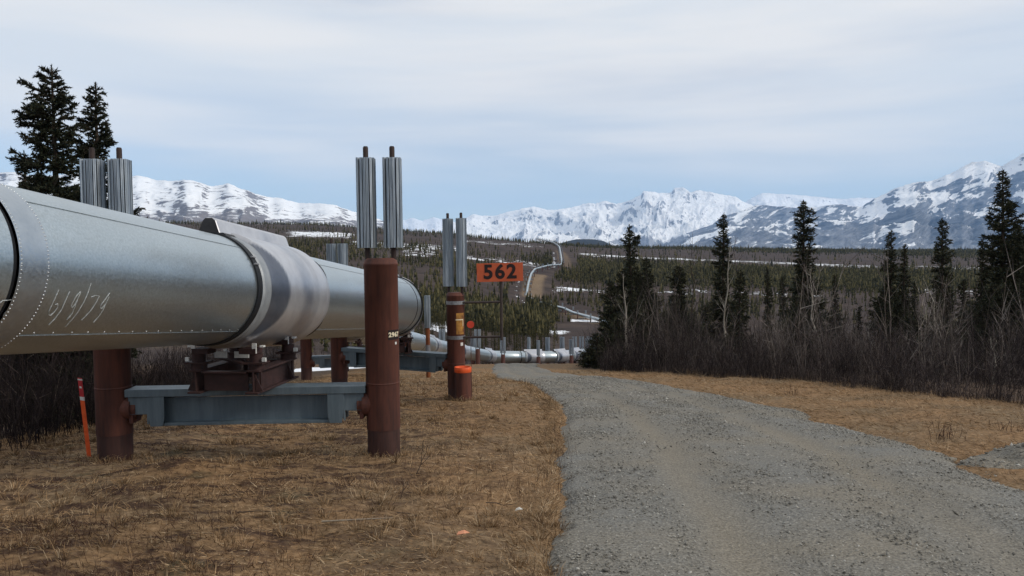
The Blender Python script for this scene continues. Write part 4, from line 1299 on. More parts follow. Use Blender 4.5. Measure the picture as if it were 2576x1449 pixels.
# ------------------------------------------------------------------ vegetation
def norm_(a): return a / np.maximum(np.linalg.norm(a, axis=-1, keepdims=True), 1e-9)
def prisms(P0, P1, r0, r1):
    """three sided tapered sticks, vectorised"""
    n = len(P0); d = norm_(P1 - P0)
    ref = np.where(np.abs(d[:, 2:3]) > .9, np.array([[1., 0, 0]]), np.array([[0, 0, 1.]]))
    u = norm_(np.cross(d, ref)); w = np.cross(d, u)
    V = np.empty((n, 6, 3))
    for k in range(3):
        a = 2 * math.pi * k / 3
        o = u * math.cos(a) + w * math.sin(a)
        V[:, k] = P0 + o * r0[:, None]; V[:, 3 + k] = P1 + o * r1[:, None]
    f = np.array([[0, 1, 4], [0, 4, 3], [1, 2, 5], [1, 5, 4], [2, 0, 3], [2, 3, 5]])
    F = (f[None] + (np.arange(n) * 6)[:, None, None]).reshape(-1, 3)
    return V.reshape(-1, 3), F
def spikes(P0, D, L, w, rg):
    """single thin triangles standing on P0 along D"""
    n = len(P0); d = norm_(D)
    s = norm_(np.cross(d, rg.normal(size=(n, 3))))
    V = np.stack([P0 - s * (w / 2)[:, None], P0 + s * (w / 2)[:, None], P0 + d * L[:, None]], 1).reshape(-1, 3)
    return V, np.arange(n * 3).reshape(-1, 3)

def spruce_geo(h, rad, seed, nb, needle, nwid, per, club=.5, sparse=0.0, power=.8, bare=.04, lean=0.0, twig_gap=.085, wild=.35):
    """crown triangles and trunk of one spruce, foot at the origin"""
    rg = np.random.default_rng(seed)
    bend = rg.normal(0, .015 * h, 2) + np.array([lean, 0])
    def axis(t): return np.stack([bend[0] * t ** 2, bend[1] * t ** 2, h * t], -1)
    S0 = []; S1 = []
    lump = rg.uniform(.55, 1.3, 12)
    for i in range(nb):
        t = bare + (1 - bare) * ((i + rg.uniform(0, .9)) / nb) ** .92
        if t > .985: continue
        prof = (1 - t) ** power * (.75 + .25 * min(1, t / .12))
        prof = prof + club * .16 * math.exp(-((t - .90) / .06) ** 2)
        a = i * 2.39996 + rg.normal(0, .5)
        L = rad * prof * rg.uniform(1 - wild, 1 + wild * .7) * lump[int(t * 11.9)] * (1 + .25 * math.sin(a + seed))
        if rg.random() < sparse: L *= rg.uniform(.2, .6)
        L = max(L, .06 * rad)
        out_ = np.array([math.cos(a), math.sin(a), 0])
        p0 = axis(np.array(t))
        droop = (-.30 if t < .7 else .25 + .8 * (t - .7)) * rg.uniform(.5, 1.4)
        m_ = max(3, int(L / .16) + 2)
        s = np.linspace(0, 1, m_)
        B = p0 + out_ * (L * s)[:, None] + np.array([0, 0, 1]) * (L * (droop * s + (.32 if t < .7 else .1) * s ** 3))[:, None]
        S0.append(B[:-1]); S1.append(B[1:])
        nt_ = max(2, int(L / twig_gap))
        st = rg.uniform(.12, 1, nt_)
        pb = p0 + out_ * (L * st)[:, None] + np.array([0, 0, 1]) * (L * (droop * st + (.32 if t < .7 else .1) * st ** 3))[:, None]
        sg = rg.choice([-1, 1], nt_)
        side = np.stack([-out_[1] * sg, out_[0] * sg, np.zeros(nt_)], 1)
        td = norm_(out_[None] * rg.uniform(.45, 1.1, (nt_, 1)) + side * rg.uniform(.3, 1.0, (nt_, 1)) + np.array([[0, 0, 1]]) * rg.normal(.05, .35, (nt_, 1)))
        tl = np.clip((.50 * L * (1.05 - st) + .09) * rg.uniform(.6, 1.3, nt_), .07, .50)
        S0.append(pb); S1.append(pb + td * tl[:, None])
    # leader
    tt = np.linspace(.93, 1.0, 4); ax = axis(tt); S0.append(ax[:-1]); S1.append(ax[1:])
    S0 = np.concatenate(S0); S1 = np.concatenate(S1)
    ln = np.linalg.norm(S1 - S0, axis=1)
    cnt_ = np.maximum(2, (ln * per).astype(int))
    idx = np.repeat(np.arange(len(S0)), cnt_)
    q = rg.uniform(0, 1.02, len(idx))
    P = S0[idx] + (S1 - S0)[idx] * q[:, None]
    d = norm_((S1 - S0)[idx])
    D = d * rg.uniform(.5, 1.0, (len(idx), 1)) + rg.normal(0, .55, (len(idx), 3))
    Vn, Fn = spikes(P, D, needle * rg.uniform(.6, 1.25, len(idx)), nwid * rg.uniform(.7, 1.3, len(idx)), rg)
    Vb, Fb = prisms(S0, S1, np.full(len(S0), .010 + .0008 * h), np.full(len(S0), .005))
    t = np.linspace(0, .99, 9); ax = axis(t)
    mb = MB(); mb.path([Vector(p) for p in ax], [max(.012, .016 * h * (1 - q) ** .8 + .01) for q in t], 8)
    mb.v = [(x, y, z - (0.25 if i < 8 else 0)) for i, (x, y, z) in enumerate(mb.v)]
    return (Vn, Fn), (Vb, Fb), mb

def spruce(label, x, ytop, dist, width, seed, group, near=False, **kw):
    """spruce whose tip stands where the picture shows x, ytop, at a distance"""
    tip = px(x, ytop, dist)
    g = gz(tip.x, tip.y)
    h = tip.z - g
    rad = width / 2 / FPX * dist
    if near: nb, nd, nw, per, gap = int(h * 28), .066, .027, 165, .034
    else: nb, nd, nw, per, gap = int(h * 30), .115, .046, 44, .050
    (Vn, Fn), (Vb, Fb), mb = spruce_geo(h, rad, seed, kw.pop('nb', nb), nd, nw, per, twig_gap=gap, **kw)
    root = empty('spruce_tree', (tip.x, tip.y, g))
    tag(root, label, 'tree', group)
    tr = mb.build('trunk', M['bark'], root)
    link('branches', np_mesh('branches', Vb, Fb), M['bark'], tr)
    link('crown', np_mesh('crown', Vn, Fn), M['needle_near' if near else 'needle'], root)
    return root

GL = 'spruces behind the near pipe'; GRt = 'spruces in the thicket right of the road'
spruce('tallest ragged spruce behind the pipe at the far left', 130, 160, 16.0, 370, 11, GL, True, club=.2, sparse=.22, power=.62, wild=.5, lean=-.1)
spruce('narrower spruce just right of the tallest one behind the pipe', 233, 205, 17.0, 330, 12, GL, True, club=.35, sparse=.12, power=.7, wild=.45)
spruce('small spruce with its tip just above the pipe at the far left', 62, 388, 19.0, 190, 13, GL, True, club=.3, sparse=.1)
T = [
 ('tall dark spruce at the left end of the right hand thicket', 1588, 566, 42, 175, .5, .9),
 ('lower bushy spruce at the leftmost end of the thicket', 1538, 702, 40, 110, .3, .7),
 ('medium spruce between the two tall ones left of the thicket middle', 1708, 668, 45, 125, .4, .8),
 ('slim tall spruce with a dense club of needles at its tip', 1820, 536, 41, 82, 1.3, .75),
 ('shorter spruce right beside the slim club tipped one', 1858, 682, 35, 88, .3, .8),
 ('tall columnar spruce in the middle of the thicket', 2023, 502, 37, 108, 1.1, .7),
 ('small thin spruce left of the tall columnar one', 1933, 672, 62, 44, .6, .8),
 ('tiny spruce close on the left of the columnar one', 1972, 692, 55, 56, .6, .8),
 ('small pointed spruce right of the tall columnar one', 2103, 690, 44, 74, .3, .9),
 ('taller of the twin pointed spruces right of the middle', 2243, 578, 39, 112, .4, .95),
 ('shorter of the twin pointed spruces right of the middle', 2273, 613, 41, 84, .4, .95),
 ('slim spruce between the twin spruces and the big one', 2372, 549, 37, 92, .9, .75),
 ('biggest spruce, at the right edge of the picture', 2530, 424, 29, 230, .3, .85),
 ('leaning young spruce at the left foot of the biggest one', 2470, 602, 31, 96, .4, .9),
 ('young spruce just right of the twin spruces', 2303, 708, 42, 62, .5, .9),
 ('very small dark spruce low in the thicket', 2158, 768, 40, 50, .5, .9),
 ('short spruce left of the biggest one', 2428, 702, 36, 70, .5, .9),
 ('low dense spruce right of the tall left one', 1648, 742, 44, 95, .4, .8),
 ('low broad spruce under the slim club tipped one', 1775, 768, 40, 100, .4, .8),
 ('dark young spruce at the right picture edge', 2590, 640, 27, 120, .4, .9),
 ('low spruce bush at the left tip of the thicket', 1503, 838, 37, 90, .3, .7),
 ('full spruce close on the right of the tall left one', 1628, 648, 44, 120, .4, .8),
 ('broad dark spruce low in front of the tall left one', 1600, 748, 38, 170, .2, .65),
 ('dark rounded spruce between the left clump and the medium spruce', 1676, 782, 40, 110, .3, .7),
 ('short broad spruce right of the medium spruce', 1742, 800, 39, 110, .3, .7),
 ('broad low spruce at the left foot of the clump', 1556, 800, 36, 130, .2, .65),
 ('low broad spruce under the tall columnar one', 2002, 742, 35, 110, .3, .7),
 ('low broad spruce right of the columnar one', 2066, 790, 34, 100, .3, .7),
 ('broad spruce in front of the twin pointed spruces', 2226, 742, 36, 130, .3, .7),
 ('low rounded spruce right below the twin spruces', 2290, 796, 34, 100, .3, .7),
 ('broad spruce low in front of the slim right spruce', 2356, 730, 35, 110, .3, .7),
 ('wide low spruce at the foot of the biggest one', 2500, 716, 28, 190, .2, .65),
 ('spruce close behind the biggest one at its right', 2566, 560, 31, 150, .3, .8),
]
for k, (lab, x, yt, d, w, club, pw_) in enumerate(T):
    spruce(lab, x, yt, d, w, 40 + k, GRt, False, club=club, power=pw_, sparse=.12)

# bare trees
def bare_geo(h, seed, r0=.04, nbr=16, spread=.30, fine=5):
    rg = np.random.default_rng(seed)
    P0 = []; P1 = []; a0 = []; a1 = []
    n = 9; zz = np.linspace(0, h, n); wob = np.cumsum(rg.normal(0, .022 * h, (n, 2)), 0)
    wob[0] = 0
    tr = np.stack([wob[:, 0], wob[:, 1], zz], 1); tr[0, 2] = -.2
    for i in range(n - 1):
        P0.append(tr[i]); P1.append(tr[i + 1]); a0.append(r0 * (1 - zz[i] / h) ** .8 + .005); a1.append(r0 * (1 - zz[i + 1] / h) ** .8 + .004)
    trunk_n = len(P0)
    for b in range(nbr):
        t = rg.uniform(.3, .97); z = t * h
        p = np.array([np.interp(z, zz, tr[:, 0]), np.interp(z, zz, tr[:, 1]), z])
        a = rg.uniform(0, 6.28); L = h * spread * (1.1 - t) * rg.uniform(.5, 1.2) + .1
        d = np.array([math.cos(a) * .7, math.sin(a) * .7, rg.uniform(.5, 1.2)]); d /= np.linalg.norm(d)
        r = .35 * r0 * (1.1 - t) + .004
        for s in range(3):
            q = p + d * L / 3; P0.append(p); P1.append(q); a0.append(r * (1 - s * .28)); a1.append(r * (1 - (s + 1) * .28))
            for f in range(fine // 2 + 1):
                dd = d + rg.normal(0, .5, 3); dd /= np.linalg.norm(dd)
                P0.append(q); P1.append(q + dd * L * .3 * rg.uniform(.4, 1.2)); a0.append(.0045); a1.append(.002)
            p = q; d = d + rg.normal(0, .18, 3) + np.array([0, 0, .12]); d /= np.linalg.norm(d)
    return np.array(P0), np.array(P1), np.array(a0), np.array(a1), trunk_n
def bare_tree(label, x, ytop, dist, seed, mat='pale_bark', group='bare trees in the thicket', **kw):
    tip = px(x, ytop, dist); g = gz(tip.x, tip.y)
    P0, P1, a0, a1, tn = bare_geo(tip.z - g, seed, **kw)
    root = empty('bare_tree', (tip.x, tip.y, g)); tag(root, label, 'tree', group)
    V, F = prisms(P0[:tn], P1[:tn], a0[:tn] * 1.1, a1[:tn] * 1.1)
    tr = link('trunk', np_mesh('trunk', V, F), M[mat], root)
    V, F = prisms(P0[tn:], P1[tn:], a0[tn:], a1[tn:])
    link('crown', np_mesh('crown', V, F), M[mat if mat == 'pale_bark' else 'twig'], root)
bare_tree('pale crooked bare birch in front of the tall left spruce', 1568, 690, 36, 1, r0=.06, nbr=10)
bare_tree('tall pale bare birch in front of the slim club tipped spruce', 1810, 610, 36, 2, r0=.06, nbr=12, spread=.22)
bare_tree('pale bare birch in front of the tall columnar spruce', 2046, 668, 33, 3, r0=.055, nbr=14)
bare_tree('pale forked bare birch in front of the slim right spruce', 2372, 700, 33, 4, r0=.05, nbr=16)
bare_tree('thin bare tree with twigs against the white mountains', 1740, 585, 48, 5, 'bark', r0=.05, nbr=20)
bare_tree('thin bare tree between the slim and the columnar spruce', 1864, 590, 50, 6, 'bark', r0=.05, nbr=20)
bare_tree('low pale bare tree at the right of the twin spruces', 2330, 760, 31, 7, r0=.04, nbr=14)
bare_tree('slim dark bare tree left of the biggest spruce', 2405, 690, 35, 8, 'bark', r0=.04, nbr=16)
bare_tree('small pale bare tree in the middle of the low thicket', 2200, 800, 30, 9, r0=.035, nbr=14)
bare_tree('slim pale bare tree at the leftmost end of the thicket', 1662, 800, 37, 10, r0=.04, nbr=8)
bare_tree('pale bare tree in the low thicket near the right edge', 2500, 850, 24, 12, r0=.035, nbr=14)

def shrubs(pos, hmin, hmax, seed, stems=9, twigs=5, thick=.006):
    rg = np.random.default_rng(seed)
    n = len(pos)
    base = np.repeat(pos, stems, 0)
    big_ = .45 + 1.1 * np.clip((fbm(pos[:, 0] * .32, pos[:, 1] * .32, seed + 5, 3) - .25) * 2, 0, 1)
    H = np.repeat(rg.uniform(hmin, hmax, n) * (big_ if n > 60 else 1), stems) * rg.uniform(.55, 1.1, n * stems)
    base = base + np.concatenate([rg.normal(0, .10, (len(base), 2)), np.full((len(base), 1), -.05)], 1)
    a = rg.uniform(0, 6.283, len(base)); tilt = np.abs(rg.normal(.22, .2, len(base)))
    d = np.stack([np.cos(a) * np.sin(tilt), np.sin(a) * np.sin(tilt), np.cos(tilt)], 1)
    mid = base + d * (H * .5)[:, None]
    d2 = norm_(d + rg.normal(0, .16, d.shape) + np.array([[0, 0, .1]]))
    top = mid + d2 * (H * .5)[:, None]
    V1, F1 = prisms(base, mid, np.full(len(base), thick), np.full(len(base), thick * .75))
    V2, F2 = prisms(mid, top, np.full(len(base), thick * .75), np.full(len(base), thick * .35))
    k = len(base) * twigs
    t = rg.uniform(.25, 1, k); i = np.repeat(np.arange(len(base)), twigs)
    p = np.where((t < .5)[:, None], base[i] + (mid - base)[i] * (t * 2)[:, None], mid[i] + (top - mid)[i] * (t * 2 - 1)[:, None])
    D = d2[i] + rg.normal(0, .42, (k, 3))
    V3, F3 = spikes(p, D, H[i] * rg.uniform(.15, .42, k), np.full(k, thick * 1.5), rg)
    V = np.concatenate([V1, V2, V3]); F = np.concatenate([F1, F2 + len(V1), F3 + len(V1) + len(V2)])
    return V, F
def scatter(n, fn, seed):
    rg = np.random.default_rng(seed); x, y = fn(rg, n); return np.stack([x, y, ground_z(x, y)], 1)
def right_edge(y): return np.interp(y, [8, 14, 17, 21, 26, 31, 33, 36, 45, 60], [15, 12.6, 11.3, 10.7, 9.5, 6.6, 4.6, 3.9, 4.7, 6.6])
def right_fn(rg, n):
    y = rg.uniform(12, 62, n * 3) ; x = right_edge(y) + rg.exponential(6.5, n * 3) - .2 + rg.normal(0, .3, n * 3)
    k = (x / y < .85) & (fbm(x * .5, y * .5, 61, 3) > .36)
    return x[k][:n], y[k][:n]
V, F = shrubs(scatter(1150, right_fn, 5), .5, 1.75, 6, stems=9, twigs=9)
o = link('shrub_thicket', np_mesh('shrub_thicket', V, F), M['twig']); tag(o, 'dense dark leafless shrubs along the right of the road', 'shrubs', kind='stuff')
def right_tall(rg, n):
    y = rg.uniform(24, 52, n); x = right_edge(y) + .8 + rg.uniform(0, 1, n) ** 1.2 * (y * .72 - right_edge(y)); return x, y
V, F = shrubs(scatter(230, right_tall, 25), 1.5, 3.0, 26, stems=7, twigs=14, thick=.009)
o = link('tall_shrubs', np_mesh('tall_shrubs', V, F), M['twig_grey']); tag(o, 'taller grey brown leafless shrubs between the right hand spruces', 'shrubs', kind='stuff')
V, F = shrubs(scatter(95, right_tall, 27), 1.6, 3.2, 28, stems=3, twigs=16, thick=.014)
o = link('pale_saplings', np_mesh('pale_saplings', V, F), M['twig_pale']); tag(o, 'thin pale bare saplings among the right hand brush', 'saplings', kind='stuff')
def right_front(rg, n):
    y = rg.uniform(14, 34, n); x = right_edge(y) + np.abs(rg.normal(0, .7, n)) - .4
    return x, y
V, F = shrubs(scatter(420, right_front, 15), .25, .9, 16, stems=8, twigs=6, thick=.004)
o = link('thicket_edge', np_mesh('thicket_edge', V, F), M['twig']); tag(o, 'low twiggy fringe at the foot of the right hand thicket', 'shrubs', kind='stuff')
def left_fn(rg, n):
    y = rg.uniform(7.5, 46, n * 3); x = np.interp(y, [7, 10, 14, 20, 28, 46], [-6.9, -7.3, -7.6, -8.4, -10.5, -13]) - rg.exponential(3.0, n * 3)
    k = (x > -22); return x[k][:n], y[k][:n]
V, F = shrubs(scatter(620, left_fn, 8), .8, 2.0, 9, stems=9, twigs=9)
o = link('shrub_thicket', np_mesh('shrub_thicket', V, F), M['twig_shaded']); tag(o, 'dark leafless shrubs behind the near pipe at left', 'shrubs', kind='stuff')
# low spruce in the left thicket, seen under the pipe
def valley_low(rg, n):
    y = rg.uniform(98, 190, n); u = rg.uniform(-.36, .05, n); return u * y, y
V, F = shrubs(scatter(900, valley_low, 18), .8, 1.8, 19, stems=5, twigs=6, thick=.009)
o = link('slope_shrubs', np_mesh('slope_shrubs', V, F), M['twig']); tag(o, 'brown leafless shrubs on the slope under the lower pipe', 'shrubs', kind='stuff')
# pale willow bushes in the thicket
for lab, x, y, d, sd_ in (('pale silvery willow bush left of the tall columnar spruce', 1955, 790, 32, 1), ('pale willow bush right of the tall columnar spruce', 2090, 800, 31, 2), ('pale willow bush near the twin spruces', 2180, 840, 28, 3)):
    p = px(x, y, d); g = gz(p.x, p.y)
    rg = np.random.default_rng(sd_); q = np.stack([rg.normal(0, .55, 9), rg.normal(0, .5, 9), np.zeros(9)], 1)
    hh = p.z - g
    V, F = shrubs(q, hh * .8, hh * 1.15, sd_ + 70, stems=8, twigs=8, thick=.007)
    o = link('willow_bush', np_mesh('willow_bush', V, F), M['twig_pale']); o.location = (p.x, p.y, g); tag(o, lab, 'bush', 'pale willow bushes')
# lone small bushes and saplings
def small_bush(label, x, y, d, h, seed, stems, mat='heath', name='small_bush', spread=.05):
    p = px(x, y, d); g = gz(p.x, p.y)
    rg = np.random.default_rng(seed); q = np.stack([rg.normal(0, spread, 3), rg.normal(0, spread, 3), np.zeros(3)], 1)
    V, F = shrubs(q, h * .7, h * 1.1, seed, stems=stems, twigs=5, thick=.004)
    o = link(name, np_mesh(name, V, F), M[mat]); o.location = (p.x, p.y, g); tag(o, label, 'bush', 'small leafless bushes')
small_bush('small reddish bush in the grass right of the road', 2375, 1112, 11.6, .34, 31, 9, spread=.1)
small_bush('tiny bush at the right picture edge above the gravel bank', 2520, 1090, 12.2, .25, 32, 6, spread=.1)
small_bush('dark bush on the grass strip at the thicket middle', 1990, 1000, 20, .3, 33, 6, spread=.1)
def sapling(label, pts, d, forks):
    P = [px(x, y, d) for x, y in pts]; g = gz(P[0].x, P[0].y); o0 = Vector((P[0].x, P[0].y, g))
    dz = g - P[0].z
    mb = MB(); mb.path([q - o0 + Vector((0, 0, dz)) for q in P], [.006 - .0035 * i / len(P) for i in range(len(P))], 5)
    for f in forks:
        mb.path([px(x, y, d) - o0 + Vector((0, 0, dz)) for x, y in f], [.004 - .002 * i / len(f) for i in range(len(f))], 5)
    o = mb.build('sapling', M['stick']); o.location = o0; tag(o, label, 'sapling', 'leafless saplings in the grass')
sapling('forked leafless sapling in front of the near right post', [(1047, 1224), (1060, 1196), (1062, 1170), (1063, 1150), (1066, 1136)], 9.0, [[(1061, 1190), (1072, 1168), (1076, 1148)], [(1060, 1198), (1076, 1182), (1086, 1168)]])
sapling('pale thin sapling left below the forked one', [(1008, 1290), (1014, 1268), (1016, 1250), (1010, 1236)], 7.9, [[(1013, 1270), (1026, 1252), (1028, 1238)]])
def stick(label, pts, d, r=.006, mat='stick'):
    P = [px(x, y, d) for x, y in pts]
    P = [Vector((q.x, q.y + (q.z - gz(q.x, q.y)) * 0, gz(q.x, q.y) + .035 + .012 * math.sin(i * 2.1))) for i, q in enumerate(P)]
    o0 = P[0].copy(); mb = MB(); mb.path([q - o0 for q in P], [r * (1 - .5 * i / len(P)) for i in range(len(P))], 6)
    o = mb.build('fallen_stick', M[mat]); o.location = o0; tag(o, label, 'stick', 'sticks lying in the grass')
stick('bleached straight stick lying at the lower left of the grass', [(812, 1446), (880, 1436), (990, 1424)], 6.6, .008, 'pale_stick')
stick('dark crooked stick lying in the grass left of the road', [(1222, 1268), (1250, 1268), (1268, 1284), (1300, 1282)], 7.4)
stick('dark short stick lying in the grass below the crooked one', [(1000, 1336), (1030, 1338), (1052, 1350)], 6.9)
stick('dark long stick lying near the lower left tussocks', [(600, 1392), (650, 1370), (700, 1345)], 7.0)
for nm, lab, x, d, mat, sz in (('paper_scrap', 'small orange scrap on the grass near the bottom', 1166, 5.9, 'litter_o', .05), ('paper_scrap', 'small white scrap on the grass left of the road', 1306, 6.95, 'litter_w', .035)):
    p = px(x, 1390 if d < 6 else 1305, d); g = gz(p.x, p.y) + .05
    mb = MB(); mb.add([(-sz, -sz * .5, 0), (sz * .2, -sz * .6, .012), (sz, sz * .2, .004), (sz * .1, sz * .5, .02), (-sz * .8, sz * .4, .008)], [(0, 1, 3, 4), (1, 2, 3)])
    mb.add([(-sz, -sz * .5, -.003), (sz * .2, -sz * .6, .009), (sz, sz * .2, .001), (sz * .1, sz * .5, .017), (-sz * .8, sz * .4, .005)], [(4, 3, 1, 0), (3, 2, 1)])
    o = mb.build(nm, M[mat]); o.location = (p.x, p.y, g); tag(o, lab, 'litter')

# ------------------------------------------------------------------ dry grass and heath
def grass_pts(n, seed, y0, y1, pw_=1.5):
    rg = np.random.default_rng(seed)
    y = y0 + (y1 - y0) * rg.uniform(0, 1, n) ** pw_
    u = rg.uniform(-.80, .80, n); x = u * (y + 1.2)
    x = np.where(rg.random(n) < .07, np.interp(y, ROAD_Y, ROAD_L) - np.abs(rg.normal(0, .25, n)), x)
    dm = road_mask(x, y)
    k = (dm < .06) & (x > -9.5) & (x < right_edge(y) + .6)
    k &= ~((np.abs(x - 6.9) < .9) & (np.abs(y - 9.7) < .5))
    return x[k], y[k], rg
x, y, rg = grass_pts(330000, 51, 3.4, 33, 1.7)
patch = fbm(x * .8, y * 1.1, 52, 4)
k = rg.random(len(x)) < np.clip(1.5 - patch * 1.5, .25, 1); x, y = x[k], y[k]
P = np.stack([x, y, ground_z(x, y) - .004], 1)
sc = .7 + y / 16
comb = 6.28 * fbm(x * .5, y * .5, 53, 2)
flat = np.stack([np.cos(comb) + rg.normal(0, .8, len(x)), np.sin(comb) + rg.normal(0, .8, len(x)), np.abs(rg.normal(.22, .30, len(x)))], 1)
V, F = spikes(P, flat, .055 * sc * rg.lognormal(0, .4, len(x)), .0055 * sc * rg.uniform(.6, 1.4, len(x)), rg)
o = link('dry_grass', np_mesh('dry_grass', V, F), M['grass']); tag(o, 'flattened dry tan grass on both sides of the road', 'grass', kind='stuff')
x, y, rg = grass_pts(170000, 54, 3.4, 28, 1.6)
patch = fbm(x * .75, y * 1.5, 55, 4)
k = (patch + rg.normal(0, .05, len(x)) > .505) & (x < 1.0) & (rg.random(len(x)) < np.clip((.2 - x) / 3.5, .06, 1)); x, y = x[k], y[k]
P = np.stack([x, y, ground_z(x, y) - .004], 1); sc = .7 + y / 18
up = np.stack([rg.normal(0, .6, len(x)), rg.normal(0, .6, len(x)), np.abs(rg.normal(.6, .35, len(x)))], 1)
V, F = spikes(P, up, .055 * sc * rg.lognormal(0, .45, len(x)), .006 * sc * rg.uniform(.6, 1.4, len(x)), rg)
o = link('dwarf_heath', np_mesh('dwarf_heath', V, F), M['heath']); tag(o, 'dark reddish brown dwarf heath patches among the grass', 'heath', kind='stuff')
x, y, rg = grass_pts(2600, 57, 4.5, 30, 1.3)
P = np.stack([x, y, ground_z(x, y)], 1)
V, F = shrubs(P[(x < 1)], .05, .22, 58, stems=3, twigs=2, thick=.0022)
o = link('dry_stalks', np_mesh('dry_stalks', V, F), M['heath']); tag(o, 'thin dry upright stalks in the left hand grass', 'grass', kind='stuff')
x, y, rg = grass_pts(2200, 77, 7, 32, 1.0)
k = x > np.interp(y, ROAD_Y, ROAD_R); k &= x > right_edge(y) - 2.2
P = np.stack([x[k], y[k], ground_z(x[k], y[k])], 1)
V, F = shrubs(P, .08, .3, 78, stems=4, twigs=3, thick=.003)
o = link('verge_stalks', np_mesh('verge_stalks', V, F), M['grass']); tag(o, 'tall dry grass stalks along the right hand verge', 'grass', kind='stuff')

def tufts(cx, cy, cr, per, L0, seed, name, label, mat, lean=.9):
    rg = np.random.default_rng(seed); n = len(cx)
    i = np.repeat(np.arange(n), per); a = rg.uniform(0, 6.283, len(i)); r = np.abs(rg.normal(0, 1, len(i))) * cr[i]
    x = cx[i] + np.cos(a) * r; y = cy[i] + np.sin(a) * r
    P = np.stack([x, y, ground_z(x, y) - .01], 1)
    D1 = np.stack([np.cos(a) * lean * .5 + rg.normal(0, .25, len(i)), np.sin(a) * lean * .5 + rg.normal(0, .25, len(i)), np.ones(len(i))], 1)
    L = L0 * rg.lognormal(0, .35, len(i)) * (.7 + .3 * y / 10); w = .0045 * (.6 + y / 14)
    Q = P + norm_(D1) * (L * .55)[:, None]
    D2 = norm_(D1 + np.stack([np.cos(a) * lean, np.sin(a) * lean, -.7 * np.ones(len(i))], 1)); T_ = Q + D2 * (L * .5)[:, None]
    s = norm_(np.cross(norm_(D1), rg.normal(size=P.shape))) * (w / 2)[:, None]
    V = np.stack([P - s, P + s, Q + s * .8, Q - s * .8, T_], 1).reshape(-1, 3)
    o5 = (np.arange(len(i)) * 5)[:, None]
    F = np.concatenate([o5 + np.array([[0, 1, 2]]), o5 + np.array([[0, 2, 3]]), o5 + np.array([[3, 2, 4]])])
    o = link(name, np_mesh(name, V, F), mat); tag(o, label, 'grass', kind='stuff')
x, y, rg = grass_pts(1500, 101, 4.2, 26, 1.4)
k = (x < .6) & (fbm(x * .7, y * .9, 102, 3) > .44); x, y = x[k][:210], y[k][:210]
tufts(x, y, rg.uniform(.03, .10, len(x)), 55, .12, 103, 'grass_tussocks', 'pale arching tussocks of dead grass on the left hand slope', M['grass'])
ca, cy_, cr = [], [], []
for (qx, qy, qr) in ((-5.42, 10.35, .23), (-1.79, 10.5, .23), (-4.86, 21.4, .23), (-1.45, 19.6, .23), (st.x, st.y, .21)):
    for a in np.linspace(0, 6.28, 26)[:-1]:
        ca.append(qx + math.cos(a) * (qr + .05)); cy_.append(qy + math.sin(a) * (qr + .05)); cr.append(.05)
tufts(np.array(ca), np.array(cy_), np.array(cr), 12, .10, 105, 'post_tufts', 'dead grass tufts growing round the feet of the posts', M['grass'], .6)

# ------------------------------------------------------------------ valley forest
def tree_density(x, y):
    r = np.hypot(x, y); p = px_x(x, y)
    d = np.full(np.shape(x), .11)
    def z_(x0, x1, r0, r1, amt, s=60):
        return np.clip((p - x0) / s, 0, 1) * np.clip((x1 - p) / s, 0, 1) * np.clip((r - r0) / (r0 * .12), 0, 1) * np.clip((r1 - r) / (r1 * .12), 0, 1) * amt
    d = np.maximum(d, np.minimum(z_(700, 1470, 110, 380, .62), np.clip((1460 - p) / 230, 0, 1))); d = np.maximum(d, z_(-200, 1340, 380, 640, .50))
    d = np.maximum(d, z_(1330, 2700, 500, 800, 1.3)); d = np.maximum(d, z_(1330, 2700, 280, 450, .45))
    d = np.maximum(d, z_(-300, 1420, 1000, 2600, .34)); d = np.maximum(d, z_(1300, 2900, 1250, 2600, .8))
    d = np.maximum(d, z_(-300, 1100, 640, 1000, .3))
    n = fbm(x * .011, y * .011, 83, 4); d = d * np.clip((n - np.where(r < 400, .45, np.where(p < 1340, .42, .32))) * np.where(r < 400, 9, 7), .10, 1)
    pd_, ps_ = pipe_dist(x, y)
    d = np.where((r > 140) & (np.where(ps_ < 0, pd_ < 15, pd_ < 9)), 0.0, d)
    return d
# keep sight lines to the pipe across the valley open, as they are cleared along it
def blocks(x, y):
    r = np.hypot(x, y); p = px_x(x, y) + 150 * (fbm(x * .04, y * .04, 88, 3) - .5) + 50 * (vnoise(x * .9, y * .9, 89) - .5)
    r = r * (1 + .2 * (fbm(x * .04, y * .04, 90, 2) - .5))
    b = (p > 1405) & (p < 1530) & (r > 185) & (r < 325)
    b |= (p > 1322) & (p < 1390) & (r > 405) & (r < 560)
    b |= (p > 1400) & (p < 1445) & (r > 590) & (r < 760)
    return b
def forest(n, r0, r1, seed, ulo=-.50, uhi=.78):
    rg = np.random.default_rng(seed)
    r = np.sqrt(rg.uniform(r0 ** 2, r1 ** 2, n)); u = rg.uniform(ulo, uhi, n); y = r / np.sqrt(1 + u * u); x = u * y
    k = (rg.random(n) < tree_density(x, y)) & ~blocks(x, y) & ~((np.hypot(x, y) < 135) & (np.abs(px_x(x, y) - 1400) < 150))
    return x[k], y[k], rg
